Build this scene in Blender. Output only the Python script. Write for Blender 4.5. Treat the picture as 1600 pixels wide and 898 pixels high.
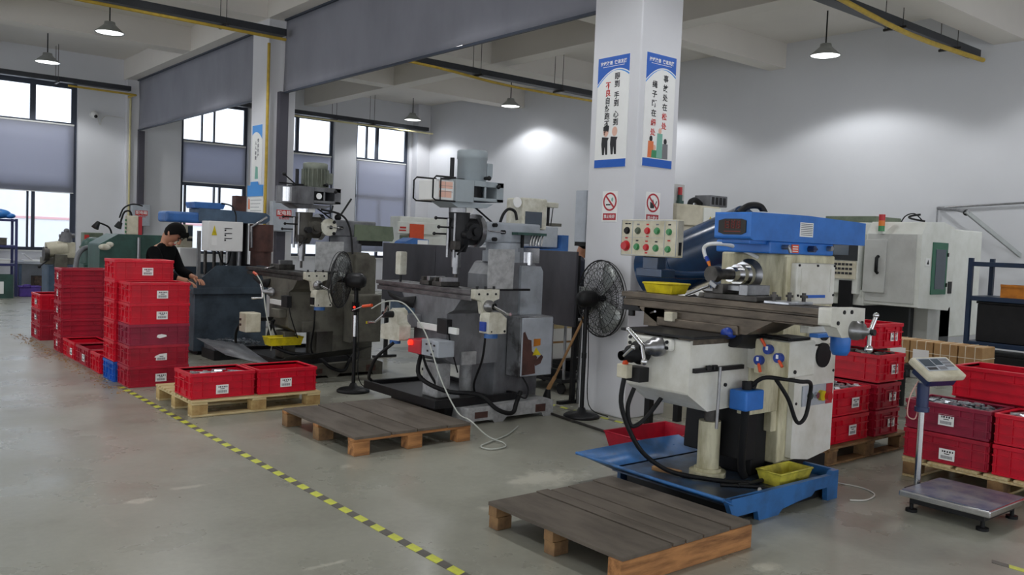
import bpy, bmesh, math, random
from math import sin, cos, pi, radians as rad
from mathutils import Vector, Matrix
random.seed(7)
S = bpy.context.scene
COL = S.collection
for o in list(bpy.data.objects): bpy.data.objects.remove(o)

# ---------------------------------------------------------------- camera, world, exposure
cam = bpy.data.cameras.new('camera'); co = bpy.data.objects.new('camera', cam); COL.objects.link(co)
cam.sensor_width = 36; cam.lens = 1350 * 36 / 1600; cam.clip_start = .05; cam.clip_end = 200
YAW, PIT, ROL = rad(39.232), rad(-2.93), rad(2.279)
fw = Vector((sin(YAW)*cos(PIT), cos(YAW)*cos(PIT), sin(PIT)))
rt = fw.cross(Vector((0, 0, 1))).normalized(); up = rt.cross(fw)
r2 = rt*cos(ROL) + up*sin(ROL); u2 = -rt*sin(ROL) + up*cos(ROL)
co.matrix_world = Matrix(((r2.x, u2.x, -fw.x, 0), (r2.y, u2.y, -fw.y, 0), (r2.z, u2.z, -fw.z, 1.6), (0, 0, 0, 1)))
S.camera = co
W = bpy.data.worlds.new('overcast_sky'); S.world = W; W.use_nodes = True
bg = W.node_tree.nodes['Background']; bg.inputs[0].default_value = (.89, .935, 1, 1); bg.inputs[1].default_value = 1.6
S.view_settings.view_transform = 'Standard'; S.view_settings.look = 'None'
S.view_settings.gamma = 1; S.view_settings.use_curve_mapping = False
S.view_settings.exposure = 0.68
LAMP_W = 115.0

# ---------------------------------------------------------------- materials
def lin(h):
    if isinstance(h, str):
        h = [int(h[i:i+2], 16)/255 for i in (0, 2, 4)]
    return tuple(c/12.92 if c <= .04045 else ((c+.055)/1.055)**2.4 for c in h)
MATS = {}
def mat(key, c, rough=.5, metal=0, var=.12, scale=6, bump=0, c2=None, spec=.5, trans=0, emit=0, thresh=(.4, .7), detail=6, stretch=None, coat=0, alpha=1):
    """principled material whose colour drifts between c and c2 by noise (dirt, wear, grain)"""
    m = bpy.data.materials.new(key); m.use_nodes = True; nt = m.node_tree; b = nt.nodes['Principled BSDF']
    a = lin(c); d = lin(c2) if c2 else tuple(x*(1-var) for x in a)
    if var or c2:
        tc = nt.nodes.new('ShaderNodeTexCoord'); n = nt.nodes.new('ShaderNodeTexNoise')
        n.inputs['Scale'].default_value = scale; n.inputs['Detail'].default_value = detail; n.inputs['Roughness'].default_value = .62
        src = tc.outputs['Object']
        if stretch:
            mp = nt.nodes.new('ShaderNodeMapping'); mp.inputs['Scale'].default_value = stretch
            nt.links.new(src, mp.inputs[0]); src = mp.outputs[0]
        nt.links.new(src, n.inputs['Vector'])
        r = nt.nodes.new('ShaderNodeValToRGB'); r.color_ramp.elements[0].position = thresh[0]; r.color_ramp.elements[1].position = thresh[1]
        r.color_ramp.elements[0].color = (*a, 1); r.color_ramp.elements[1].color = (*d, 1)
        nt.links.new(n.outputs['Fac'], r.inputs[0]); nt.links.new(r.outputs[0], b.inputs['Base Color'])
        if bump:
            bp = nt.nodes.new('ShaderNodeBump'); bp.inputs['Strength'].default_value = bump; bp.inputs['Distance'].default_value = .01
            nt.links.new(n.outputs['Fac'], bp.inputs['Height']); nt.links.new(bp.outputs[0], b.inputs['Normal'])
    else:
        b.inputs['Base Color'].default_value = (*a, 1)
    b.inputs['Roughness'].default_value = rough; b.inputs['Metallic'].default_value = metal
    b.inputs['Specular IOR Level'].default_value = spec; b.inputs['Transmission Weight'].default_value = trans
    b.inputs['Coat Weight'].default_value = coat
    if emit:
        b.inputs['Emission Color'].default_value = (*a, 1); b.inputs['Emission Strength'].default_value = emit
    MATS[key] = m; return m
def T(k): return MATS[k]

mat('wall_paint', 'dedfe3', .85, var=.03, scale=1.2)
mat('ceil_paint', 'e4dfd8', .9, var=.05, scale=.8)
mat('column_paint', 'dcdce0', .8, var=.04, scale=2)
mat('curtain', '91929c', .75, var=.14, scale=1.6, stretch=(1, 1, .5), bump=.25)
mat('blind', '9496ac', .8, var=.06, scale=1.2)
mat('frame_dark', '3a4150', .45, var=.1)
mat('tray_dark', '2f3238', .5, var=.2)
mat('guide_dark', '4a4852', .5, var=.08)
mat('conduit', 'c9a83c', .5, var=.25, scale=9)
mat('conduit_pale', 'd8cfa0', .5, var=.12)
mat('glass_dirty', 'dfe6ee', .08, var=0, trans=1)
mat('white', 'e8e8e6', .5, var=.05)
mat('white_gloss', 'f0f0ee', .25, var=.03)
mat('paper', 'f2f2f0', .7, var=.04)
mat('black', '101012', .5, var=.2, spec=.35)
mat('rubber', '161618', .6, var=.25, scale=14, spec=.3)
mat('iron_black', '222224', .45, metal=.2, var=.3, scale=12, spec=.35)
mat('chrome', 'd0d0d2', .2, metal=1, var=.12, scale=18)
mat('steel', '9a9a9c', .35, metal=.9, var=.3, scale=14)
mat('steel_dark', '55524f', .45, metal=.7, c2='2b2927', scale=9)
mat('steel_bright', 'c9cbd0', .3, metal=.8, var=.4, scale=22)
mat('red_crate', 'd60f2d', .36, c2='bd0d27', scale=5, spec=.4)
mat('red_crate_dark', 'b71531', .42, c2='95112b', scale=6)
mat('red_crate_old', '9c1f3f', .5, c2='7b1731', scale=5)
mat('blue_crate', '1560c4', .4, c2='0f4a9c', scale=5)
mat('yellow_plastic', 'e3cf1c', .45, c2='b09a18', scale=9)
mat('yellow_dirty', 'd6cb4a', .5, c2='8f8636', scale=8)
mat('pine', 'd9c79a', .7, c2='b99a63', scale=4, stretch=(1, 9, 9), bump=.1)
mat('pine_end', 'cdb27a', .75, c2='9a7442', scale=6)
mat('plank_dirty', '665d53', .7, c2='4a4239', scale=2.2, stretch=(3, 1, 3), bump=.15)
mat('plank_brown', '5b4b42', .75, c2='3a302b', scale=3.5, stretch=(6, 1, 6), bump=.2)
mat('beam_orange', 'b9824f', .75, c2='6b4527', scale=3, stretch=(1, 8, 8), bump=.2)
mat('block_brown', '9a774f', .8, c2='5c4430', scale=6, bump=.15)
mat('mill_white', 'e2e1da', .42, c2='c9c6b8', scale=4)
mat('mill_cream', 'd8d2b4', .5, c2='9a9270', scale=5, stretch=(2, 2, .6))
mat('mill_blue', '2f77cf', .38, c2='2566b6', scale=4)
mat('tray_blue', '2f6dae', .4, c2='26486c', scale=4, thresh=(.42, .68))
mat('oil_floor', '3b3f48', .3, c2='4e6a8c', scale=5)
mat('table_iron', '6a5f52', .38, metal=.45, c2='453d35', scale=5, stretch=(4, 1, 4))
mat('mill_grey', '7d7f83', .42, c2='47464a', scale=3.2, stretch=(1, 1, .5))
mat('mill_grey_light', 'aab0b8', .42, c2='8d9196', scale=4)
mat('mill_grey_plate', 'b4b5b6', .5, c2='8c8c8c', scale=14)
mat('mill_olive', '68665c', .5, c2='45413a', scale=5)
mat('mill_olive_dark', '4a4740', .5, c2='332f2b', scale=6)
mat('motor_grey', '9aa3a8', .4, var=.1)
mat('motor_olive', '7d8276', .45, c2='63685d', scale=6)
mat('dial_white', 'd8d6c9', .5, c2='b4b09c', scale=10)
mat('box_cream', 'd9d3bf', .55, c2='bcb499', scale=8)
mat('oily_panel', '8e8f92', .35, metal=.5, c2='3d3a3a', scale=3, thresh=(.45, .6))
mat('lightgrey_box', 'b4bac3', .4, c2='a2a8b0', scale=5)
mat('rust', '5a3a33', .7, c2='3a2622', scale=7)
mat('green_paint', '36574f', .45, c2='283f3a', scale=5)
mat('green_olive', '6c7763', .5, c2='4f5a4a', scale=5)
mat('cnc_white', 'e6e8e2', .4, c2='d7d9d0', scale=3)
mat('cnc_grey', 'c6c7c3', .42, c2='b4b4b0', scale=3)
mat('cnc_green', '2e6b52', .4, var=.12)
mat('cnc_black', '2a2d30', .4, var=.2)
mat('screen_glass', '4a5560', .15, var=.1)
mat('beige', 'cfc9b4', .55, c2='b5ae98', scale=6)
mat('blue_dark', '15365a', .22, c2='0f263f', scale=4)
mat('blue_rack', '23406e', .45, c2='1a2f50', scale=6)
mat('violet_rack', '3b3f70', .5, var=.2)
mat('slate_blue', '4c6076', .45, c2='3a4a5c', scale=5)
mat('base_slate', '46535f', .45, c2='2b343d', scale=4)
mat('machine_blue', '3c6fb4', .4, c2='305a94', scale=5)
mat('dark_panel', '55545a', .4, metal=.35, c2='3b3a3e', scale=1.6, stretch=(1, 1, .5))
mat('cardboard', 'b28d5f', .8, c2='96724a', scale=5)
mat('string', 'e8dfc8', .8, var=0)
mat('orange_box', 'c77a1e', .5, c2='a05c14', scale=8)
mat('purple', '5b3fa0', .5, c2='45307e', scale=8)
mat('blue_bag', '3f8fe0', .35, c2='2f74c0', scale=5, bump=.5)
mat('plate_dark', '2c2824', .4, metal=.4, var=.2)
mat('ink_red', 'c8302c', .6, var=0)
mat('ink_black', '26262a', .6, var=0)
mat('ink_blue', '1f5fc0', .45, var=.06)
mat('ink_sky', '3c96e6', .45, var=.06)
mat('ink_green', '3f8f62', .6, var=0)
mat('ink_teal', '7fb7a6', .6, var=0)
mat('ink_skin', 'e6b9a6', .6, var=0)
mat('ink_grey', '7c7c80', .6, var=0)
mat('ink_white', 'f4f4f4', .6, var=0)
mat('ink_orange', 'e07a4a', .6, var=0)
mat('sign_red', 'b8303a', .55, var=.1)
mat('button_green', '3f8a55', .35, var=.1)
mat('button_red', 'c02028', .35, var=.1)
mat('plastic_blue', '1d3f9c', .35, var=.1)
mat('knob_navy', '1b2d58', .35, var=.1)
mat('orange', 'e2542a', .4, var=.1)
mat('tape_yellow', 'd8dd48', .5, c2='b9bb52', scale=14)
mat('tape_black', '57534c', .55, c2='6b665f', scale=14)
mat('skin', 'b98468', .55, var=.08)
mat('hair', '0b0a09', .75, var=.2, spec=.12)
mat('cloth_black', '0d0e10', .9, var=.25, scale=12, spec=.12)
mat('cloth_navy', '23283a', .85, var=.2, scale=12)
mat('mop_wood', 'b58a5c', .7, var=.3, scale=9)
mat('chips', '9aa0a6', .35, metal=.7, c2='4c5056', scale=30)
mat('lamp_alu', 'a7aaa8', .4, metal=.6, var=.15)
mat('lamp_lens', 'ffffff', .4, var=0, emit=2.2)
mat('led_red', 'ff2a1a', .4, var=0, emit=1.4)
mat('ink_maroon', '74302a', .6, var=0)
mat('table_steel', '716f70', .35, metal=.5, c2='3c3a3b', scale=6, stretch=(4, 1, 4))
mat('stack_amber', 'e07a20', .35, var=0)
mat('facade', 'f0f0f0', .8, var=.04)
mat('facade_red', 'e6b4b6', .7, var=.1)
mat('outside_ground', 'b8b8b4', .9, var=.1)
mat('cable_grey', 'b9bcb4', .5, var=.1)
mat('cable_pink', 'd8a89c', .5, var=.1)
mat('cable_white', 'dcdad4', .5, var=.1)

# concrete floor: mottled colour, scuffs and stains, uneven gloss
def floor_mat():
    m = bpy.data.materials.new('concrete'); m.use_nodes = True; nt = m.node_tree; b = nt.nodes['Principled BSDF']
    tc = nt.nodes.new('ShaderNodeTexCoord')
    def noise(s, d=8, r=.6, st=None):
        n = nt.nodes.new('ShaderNodeTexNoise'); n.inputs['Scale'].default_value = s; n.inputs['Detail'].default_value = d; n.inputs['Roughness'].default_value = r
        v = tc.outputs['Object']
        if st:
            mp = nt.nodes.new('ShaderNodeMapping'); mp.inputs['Scale'].default_value = st; nt.links.new(v, mp.inputs[0]); v = mp.outputs[0]
        nt.links.new(v, n.inputs['Vector']); return n.outputs['Fac']
    def ramp(f, p0, c0, p1, c1):
        r = nt.nodes.new('ShaderNodeValToRGB'); r.color_ramp.elements[0].position = p0; r.color_ramp.elements[1].position = p1
        r.color_ramp.elements[0].color = (*c0, 1); r.color_ramp.elements[1].color = (*c1, 1); nt.links.new(f, r.inputs[0]); return r.outputs[0]
    def mix(f, a, b_, t='MIX'):
        x = nt.nodes.new('ShaderNodeMixRGB'); x.blend_type = t
        if isinstance(f, float): x.inputs[0].default_value = f
        else: nt.links.new(f, x.inputs[0])
        for s_, i in ((a, 1), (b_, 2)):
            if isinstance(s_, tuple): x.inputs[i].default_value = (*s_, 1)
            else: nt.links.new(s_, x.inputs[i])
        return x.outputs[0]
    base = ramp(noise(.7), .35, lin('a3a397'), .7, lin('8a897d'))
    fine = ramp(noise(22, 10, .7), .35, lin('a09f93'), .7, lin('838176'))
    c = mix(.35, base, fine)
    stain = ramp(noise(1.7, 5, .5), .58, (0, 0, 0), .8, (.7, .7, .7))
    c = mix(stain, c, lin('787368'))
    scuff = ramp(noise(2.6, 4, .45, (1, .35, 1)), .69, (0, 0, 0), .75, (.6, .6, .6))
    c = mix(scuff, c, lin('b9b6ab'))
    # worn paint and filler patches, each at its own place
    wob = noise(9, 4)
    for x, y, rx, ry, k in ((3.92, 4.36, .30, .17, .75), (1.52, 5.24, .10, .05, .8), (1.86, 5.37, .12, .03, .55), (3.8, 2.51, .09, .06, .9), (3.2, 4.03, .09, .05, .6), (2.9, 5.3, .06, .05, .6), (1.96, 3.74, .1, .02, .6), (3.3, 3.9, .05, .08, .6)):
        mp = nt.nodes.new('ShaderNodeMapping'); mp.vector_type = 'TEXTURE'; mp.inputs['Location'].default_value = (x, y, 0); mp.inputs['Scale'].default_value = (rx, ry, 1)
        nt.links.new(tc.outputs['Object'], mp.inputs[0]); ln = nt.nodes.new('ShaderNodeVectorMath'); ln.operation = 'LENGTH'; nt.links.new(mp.outputs[0], ln.inputs[0])
        ad = nt.nodes.new('ShaderNodeMath'); ad.operation = 'MULTIPLY_ADD'; nt.links.new(ln.outputs['Value'], ad.inputs[0]); ad.inputs[1].default_value = .4; nt.links.new(wob, ad.inputs[2])
        c = mix(ramp(ad.outputs[0], .72, (k, k, k), .96, (0, 0, 0)), c, lin('c3c0b2'))
    nt.links.new(c, b.inputs['Base Color'])
    ro = ramp(noise(1.1, 6), .3, (.2, .2, .2), .75, (.45, .45, .45)); nt.links.new(ro, b.inputs['Roughness'])
    b.inputs['Specular IOR Level'].default_value = .45
    bp = nt.nodes.new('ShaderNodeBump'); bp.inputs['Strength'].default_value = .06; bp.inputs['Distance'].default_value = .01
    nt.links.new(noise(14), bp.inputs['Height']); nt.links.new(bp.outputs[0], b.inputs['Normal'])
    MATS['concrete'] = m
floor_mat()

# glass of the windows: clear pane that lets daylight through
def glass_mat():
    m = bpy.data.materials.new('window_glass'); m.use_nodes = True; nt = m.node_tree
    nt.nodes.remove(nt.nodes['Principled BSDF']); out = nt.nodes['Material Output']
    t = nt.nodes.new('ShaderNodeBsdfTransparent'); t.inputs[0].default_value = (.93, .96, 1, 1)
    g = nt.nodes.new('ShaderNodeBsdfGlossy'); g.inputs['Roughness'].default_value = .08
    f = nt.nodes.new('ShaderNodeFresnel'); f.inputs[0].default_value = 1.3
    x = nt.nodes.new('ShaderNodeMixShader'); nt.links.new(f.outputs[0], x.inputs[0]); nt.links.new(t.outputs[0], x.inputs[1]); nt.links.new(g.outputs[0], x.inputs[2])
    nt.links.new(x.outputs[0], out.inputs[0]); MATS['window_glass'] = m
glass_mat()

# blind cloth glows with the daylight behind it
def cloth_mat(key, c, tr):
    m = bpy.data.materials.new(key); m.use_nodes = True; nt = m.node_tree; b = nt.nodes['Principled BSDF']; out = nt.nodes['Material Output']
    b.inputs['Base Color'].default_value = (*lin(c), 1); b.inputs['Roughness'].default_value = .8
    t = nt.nodes.new('ShaderNodeBsdfTranslucent'); t.inputs[0].default_value = (*lin(c), 1); x = nt.nodes.new('ShaderNodeMixShader'); x.inputs[0].default_value = tr
    nt.links.new(b.outputs[0], x.inputs[1]); nt.links.new(t.outputs[0], x.inputs[2]); nt.links.new(x.outputs[0], out.inputs[0]); MATS[key] = m
cloth_mat('blind', 'c6c8d4', .5)

# ---------------------------------------------------------------- mesh builder
class MB:
    def __init__(s): s.v = []; s.f = []; s.sm = []; s.mi = []; s.m = 0
    def mt(s, i): s.m = i; return s
    def add(s, vs, fs, smooth=False):
        b = len(s.v); s.v += [tuple(p) for p in vs]
        for f in fs: s.f.append(tuple(b+i for i in f)); s.sm.append(smooth); s.mi.append(s.m)
        return s
    def box(s, x0, x1, y0, y1, z0, z1):
        x0, x1 = min(x0, x1), max(x0, x1); y0, y1 = min(y0, y1), max(y0, y1); z0, z1 = min(z0, z1), max(z0, z1)
        return s.add([(x0,y0,z0),(x1,y0,z0),(x1,y1,z0),(x0,y1,z0),(x0,y0,z1),(x1,y0,z1),(x1,y1,z1),(x0,y1,z1)],
                     [(0,3,2,1),(4,5,6,7),(0,1,5,4),(1,2,6,5),(2,3,7,6),(3,0,4,7)])
    def cb(s, c, d, R=None):
        """box by centre and size, optionally rotated by matrix R"""
        R = R or Matrix.Identity(3); c = Vector(c); vs = []
        for z in (-.5, .5):
            for x, y in ((-.5,-.5),(.5,-.5),(.5,.5),(-.5,.5)): vs.append(c + R @ Vector((x*d[0], y*d[1], z*d[2])))
        return s.add(vs, [(0,3,2,1),(4,5,6,7),(0,1,5,4),(1,2,6,5),(2,3,7,6),(3,0,4,7)])
    def cyl(s, p0, p1, r0, r1=None, n=20, caps=True):
        r1 = r0 if r1 is None else r1; p0 = Vector(p0); p1 = Vector(p1); a = (p1-p0).normalized()
        q = a.orthogonal().normalized(); w = a.cross(q)
        A = [p0 + (q*cos(2*pi*i/n) + w*sin(2*pi*i/n))*r0 for i in range(n)]; B = [p1 + (q*cos(2*pi*i/n) + w*sin(2*pi*i/n))*r1 for i in range(n)]
        s.add(A+B, [(i, (i+1) % n, n+(i+1) % n, n+i) for i in range(n)], True)
        if caps:
            if r0 > 1e-5: s.add(A, [tuple(range(n-1, -1, -1))])
            if r1 > 1e-5: s.add(B, [tuple(range(n))])
        return s
    def lathe(s, c, prof, n=24, axis='z'):
        """prof: list of (r, h) along the axis from c"""
        c = Vector(c); ax = {'z': Vector((0,0,1)), 'x': Vector((1,0,0)), 'y': Vector((0,1,0))}[axis] if isinstance(axis, str) else Vector(axis)
        q = ax.orthogonal().normalized(); w = ax.cross(q); vs = []
        for r, h in prof:
            for i in range(n): vs.append(c + ax*h + (q*cos(2*pi*i/n) + w*sin(2*pi*i/n))*max(r, 1e-4))
        fs = []
        for k in range(len(prof)-1):
            for i in range(n): fs.append((k*n+i, k*n+(i+1) % n, (k+1)*n+(i+1) % n, (k+1)*n+i))
        return s.add(vs, fs, True)
    def tube(s, pts, r, n=10, sm=3, closed=False):
        P = [Vector(p) for p in pts]
        if sm and len(P) > 2:
            Q = []; m = len(P); rng = range(m if closed else m-1)
            g = lambda i: P[i % m] if closed else P[max(0, min(m-1, i))]
            for i in rng:
                a, b, c, d = g(i-1), g(i), g(i+1), g(i+2)
                for k in range(sm*2):
                    t = k/(sm*2); Q.append(.5*((2*b)+(c-a)*t+(2*a-5*b+4*c-d)*t*t+(3*b-a-3*c+d)*t**3))
            if not closed: Q.append(P[-1])
            P = Q
        L = len(P); vs = []; q = None
        for i, p in enumerate(P):
            t = ((P[(i+1) % L] if closed or i+1 < L else p) - (P[i-1] if closed or i > 0 else p)).normalized()
            if q is None: q = t.orthogonal().normalized()
            q = (q - t*q.dot(t)).normalized(); w = t.cross(q)
            vs += [p + (q*cos(2*pi*k/n) + w*sin(2*pi*k/n))*r for k in range(n)]
        R = L if closed else L-1
        fs = [(i*n+k, i*n+(k+1) % n, ((i+1) % L)*n+(k+1) % n, ((i+1) % L)*n+k) for i in range(R) for k in range(n)]
        s.add(vs, fs, True)
        if not closed: s.add(vs[:n], [tuple(range(n-1, -1, -1))]); s.add(vs[-n:], [tuple(range(n))])
        return s
    def ball(s, c, r, n=16, m=10, sc=(1, 1, 1)):
        c = Vector(c); vs = []
        for j in range(m+1):
            a = pi*j/m
            for i in range(n): vs.append((c.x+r*sc[0]*sin(a)*cos(2*pi*i/n), c.y+r*sc[1]*sin(a)*sin(2*pi*i/n), c.z-r*sc[2]*cos(a)))
        return s.add(vs, [(j*n+i, j*n+(i+1) % n, (j+1)*n+(i+1) % n, (j+1)*n+i) for j in range(m) for i in range(n)], True)
    def prism(s, prof, a, b, axis='y', smooth=False):
        """prof: closed polygon in the plane across the axis; extruded from a to b.  y: (x,z)  x: (y,z)  z: (x,y)"""
        mk = {'y': lambda p, t: (p[0], t, p[1]), 'x': lambda p, t: (t, p[0], p[1]), 'z': lambda p, t: (p[0], p[1], t)}[axis]
        n = len(prof); A = [mk(p, a) for p in prof]; B = [mk(p, b) for p in prof]
        s.add(A+B, [(i, (i+1) % n, n+(i+1) % n, n+i) for i in range(n)], smooth)
        return s.add(A, [tuple(range(n-1, -1, -1))]).add(B, [tuple(range(n))])
    def sheet(s, rows, th=(0, 0, .004)):
        """grid of points given as rows, thickened by th"""
        R = len(rows); n = len(rows[0]); th = Vector(th); A = [Vector(p) for r in rows for p in r]; B = [p+th for p in A]; N = R*n
        fs = [(i*n+k, i*n+k+1, (i+1)*n+k+1, (i+1)*n+k) for i in range(R-1) for k in range(n-1)]
        fs += [tuple(N+x for x in reversed(f)) for f in fs[:]]
        for i in range(R-1): fs += [(i*n, (i+1)*n, N+(i+1)*n, N+i*n), (i*n+n-1, N+i*n+n-1, N+(i+1)*n+n-1, (i+1)*n+n-1)]
        for k in range(n-1): fs += [(k, N+k, N+k+1, k+1), ((R-1)*n+k, (R-1)*n+k+1, N+(R-1)*n+k+1, N+(R-1)*n+k)]
        return s.add(A+B, fs, True)
    def mesh(s, name, mats, off=(0, 0, 0)):
        me = bpy.data.meshes.new(name)
        me.from_pydata([(x-off[0], y-off[1], z-off[2]) for x, y, z in s.v], [], s.f)
        for k in ([mats] if isinstance(mats, str) else mats): me.materials.append(T(k))
        me.polygons.foreach_set('use_smooth', s.sm); me.polygons.foreach_set('material_index', s.mi)
        bm = bmesh.new(); bm.from_mesh(me); bmesh.ops.recalc_face_normals(bm, faces=bm.faces); bm.to_mesh(me); bm.free()
        me.update(); return me

def link(o): COL.objects.link(o); return o
LABELS = {}
def tag(o, label=None, cat=None, group=None, kind=None):
    if label: o['label'] = label
    if cat: o['category'] = cat
    if group: o['group'] = group
    if kind: o['kind'] = kind
    return o
def thing(name, loc, label, cat, group=None, rz=0):
    o = link(bpy.data.objects.new(name, None)); o.location = loc; o.rotation_euler = (0, 0, rz); o.empty_display_size = .1
    return tag(o, label, cat, group)
def bevel(o, w):
    if w:
        m = o.modifiers.new('edge', 'BEVEL'); m.width = w; m.segments = 2; m.limit_method = 'ANGLE'; m.angle_limit = rad(40); m.use_clamp_overlap = True
    return o
def rootloc(p):
    while p.parent: p = p.parent
    return p.location
def part(name, parent, mats, mb, bev=0, label=None, kind=None):
    """a part given in world coordinates, for things whose root is not rotated"""
    o = link(bpy.data.objects.new(name, mb.mesh(name, mats, rootloc(parent)))); o.parent = parent
    if label: o['label'] = label
    if kind: o['kind'] = kind
    return bevel(o, bev)
def lpart(name, parent, mats, mb, bev=0, label=None, me=None):
    """a part given in its thing's own coordinates"""
    o = link(bpy.data.objects.new(name, me or mb.mesh(name, mats))); o.parent = parent
    if label: o['label'] = label
    return bevel(o, bev)
def solo(name, mats, mb, loc, label, cat, group=None, bev=0, kind=None):
    o = link(bpy.data.objects.new(name, mb.mesh(name, mats, loc))); o.location = loc
    return bevel(tag(o, label, cat, group, kind), bev)
def struct(name, mats, mb, parent=None, bev=0, label=None):
    o = link(bpy.data.objects.new(name, mb.mesh(name, mats)))
    if parent: o.parent = parent
    else: o['kind'] = 'structure'
    if label: o['label'] = label
    return bevel(o, bev)
def copytree(o, parent=None):
    c = link(o.copy())
    if parent: c.parent = parent
    for ch in o.children: copytree(ch, c)
    return c
def text(name, parent, s, size, m, at, right, upv, bold=0, kids=True):
    """flat lettering as a mesh; `at` is the centre in world coordinates"""
    cu = bpy.data.curves.new(name, 'FONT'); cu.body = s; cu.size = size; cu.align_x = 'CENTER'; cu.align_y = 'CENTER'; cu.resolution_u = 2; cu.offset = bold
    tmp = link(bpy.data.objects.new(name, cu)); bpy.context.view_layer.update()
    me = bpy.data.meshes.new_from_object(tmp.evaluated_get(bpy.context.evaluated_depsgraph_get())); bpy.data.objects.remove(tmp); bpy.data.curves.remove(cu)
    r = Vector(right).normalized(); u = Vector(upv).normalized(); n = r.cross(u); off = Vector(at) - Vector(rootloc(parent))
    me.transform(Matrix(((r.x, u.x, n.x, off.x), (r.y, u.y, n.y, off.y), (r.z, u.z, n.z, off.z), (0, 0, 0, 1))))
    me.materials.clear(); me.materials.append(T(m)); me.name = name
    o = link(bpy.data.objects.new(name, me)); o.parent = parent; return o

# ================================================================ SETTING
ZC = 5.68; YW = 22.6; XW = 14.75
struct('floor', 'concrete', MB().box(-12, XW+.25, -8, YW+.25, -.2, 0))
struct('ceiling', 'ceil_paint', MB().box(-12, XW+.25, -8, YW+.25, ZC, ZC+.2))
struct('wall_right', 'wall_paint', MB().box(XW, XW+.25, -8, YW+.25, 0, ZC))
# open sides behind the viewer: unseen lintel and piers added to dim upper walls
lw = MB().box(-12.25, -12, -8, YW+.25, 3.7, ZC); bw = MB().box(-12, XW, -8.25, -8, 3.7, ZC)
for k in range(5): lw.box(-12.25, -12, -8+k*7.5, -7.2+k*7.5, 0, 3.7); bw.box(-12+k*6.5, -11.2+k*6.5, -8.25, -8, 0, 3.7)
struct('wall_left_added', 'wall_paint', lw); struct('wall_back_added', 'wall_paint', bw)
# window wall: piers, sill band, lintel band
wins = [(1.2, 4.97), (7.39, 9.16), (10.0, 11.70), (12.40, 14.21)]
ZS, ZT = 1.0, 4.95
ww = MB(); xs = [-12] + [x for w in wins for x in w] + [XW]
ww.box(-12, XW, YW, YW+.25, 0, ZS).box(-12, XW, YW, YW+.25, ZT, ZC)
for i in range(0, len(xs), 2): ww.box(xs[i], xs[i+1], YW, YW+.25, ZS, ZT)
struct('wall_window', 'wall_paint', ww)
# concrete beams under the slab
n = 1
for y0, y1, z0 in ((9.92, 10.3, 5.204), (17.85, 18.3, 5.204), (14.08, 14.6, 5.204), (5.62, 6.1, 5.08), (1.5, 1.9, 5.204)):
    struct('trim_%d' % n, 'ceil_paint', MB().box(-12, XW, y0, y1, z0, ZC)); n += 1
for x0, x1 in ((5.98, 6.5), (10.72, 11.1), (1.4, 1.8)):
    struct('trim_%d' % n, 'ceil_paint', MB().box(x0, x1, -8, YW, 5.2, ZC)); n += 1
# columns
struct('column', 'column_paint', MB().box(5.90, 6.46, 5.50, 6.12, 0, ZC), bev=.012, label='white square column carrying two posters')
struct('column', 'column_paint', MB().box(6.0, 6.5, 14.05, 14.72, 0, ZC), bev=.012)
struct('column', 'column_paint', MB().box(6.02, 6.5, 22.42, YW, 0, ZC), bev=.008)
struct('column', 'column_paint', MB().box(14.3, XW, 22.3, YW, 0, ZC), bev=.008)
# windows: frame > sash bars, each pane a part
def window(k, x0, x1, up_bars, low_bars, tz, frame=.09):
    y0, y1 = YW+.12, YW+.18
    r = struct('window_%d' % k, 'frame_dark', MB().box(x0, x0+frame, y0, y1, ZS, ZT).box(x1-frame, x1, y0, y1, ZS, ZT).box(x0+frame, x1-frame, y0, y1, ZT-frame, ZT).box(x0+frame, x1-frame, y0, y1, ZS, ZS+.07).box(x0+frame, x1-frame, y0-.01, y1, tz[0], tz[0]+.1).box(x0+frame, x1-frame, y0-.01, y1, tz[1], tz[1]+.1))
    def panes(bars, z0, z1):
        e = [x0+frame] + [v for b in bars for v in b] + [x1-frame]
        for b in bars: struct('sash_bar', 'frame_dark', MB().box(b[0], b[1], y0-.01, y1, z0, z1), r)
        for i in range(0, len(e), 2): struct('pane', 'window_glass', MB().box(e[i], e[i+1], y0+.025, y0+.031, z0, z1), r)
    panes(up_bars, tz[1]+.1, ZT-frame); panes(low_bars, ZS+.07, tz[0]); panes([], tz[0]+.1, tz[1])
    struct('sill', 'white', MB().box(x0, x1, YW-.03, YW+.12, ZS-.03, ZS), r)
window(1, *wins[0], [(2.0, 2.14), (3.98, 4.10)], [(2.0, 2.14), (3.93, 3.97), (4.03, 4.10)], (2.42, 3.93), .12)
window(2, *wins[1], [(7.93, 7.97), (8.25, 8.29)], [(7.52, 7.57), (8.28, 8.32), (8.42, 8.47)], (2.76, 3.84))
window(3, *wins[2], [(10.55, 10.65)], [(10.8, 10.87)], (2.76, 3.84))
window(4, *wins[3], [(12.78, 12.83), (13.1, 13.2)], [(13.2, 13.27)], (2.76, 3.84))
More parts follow.
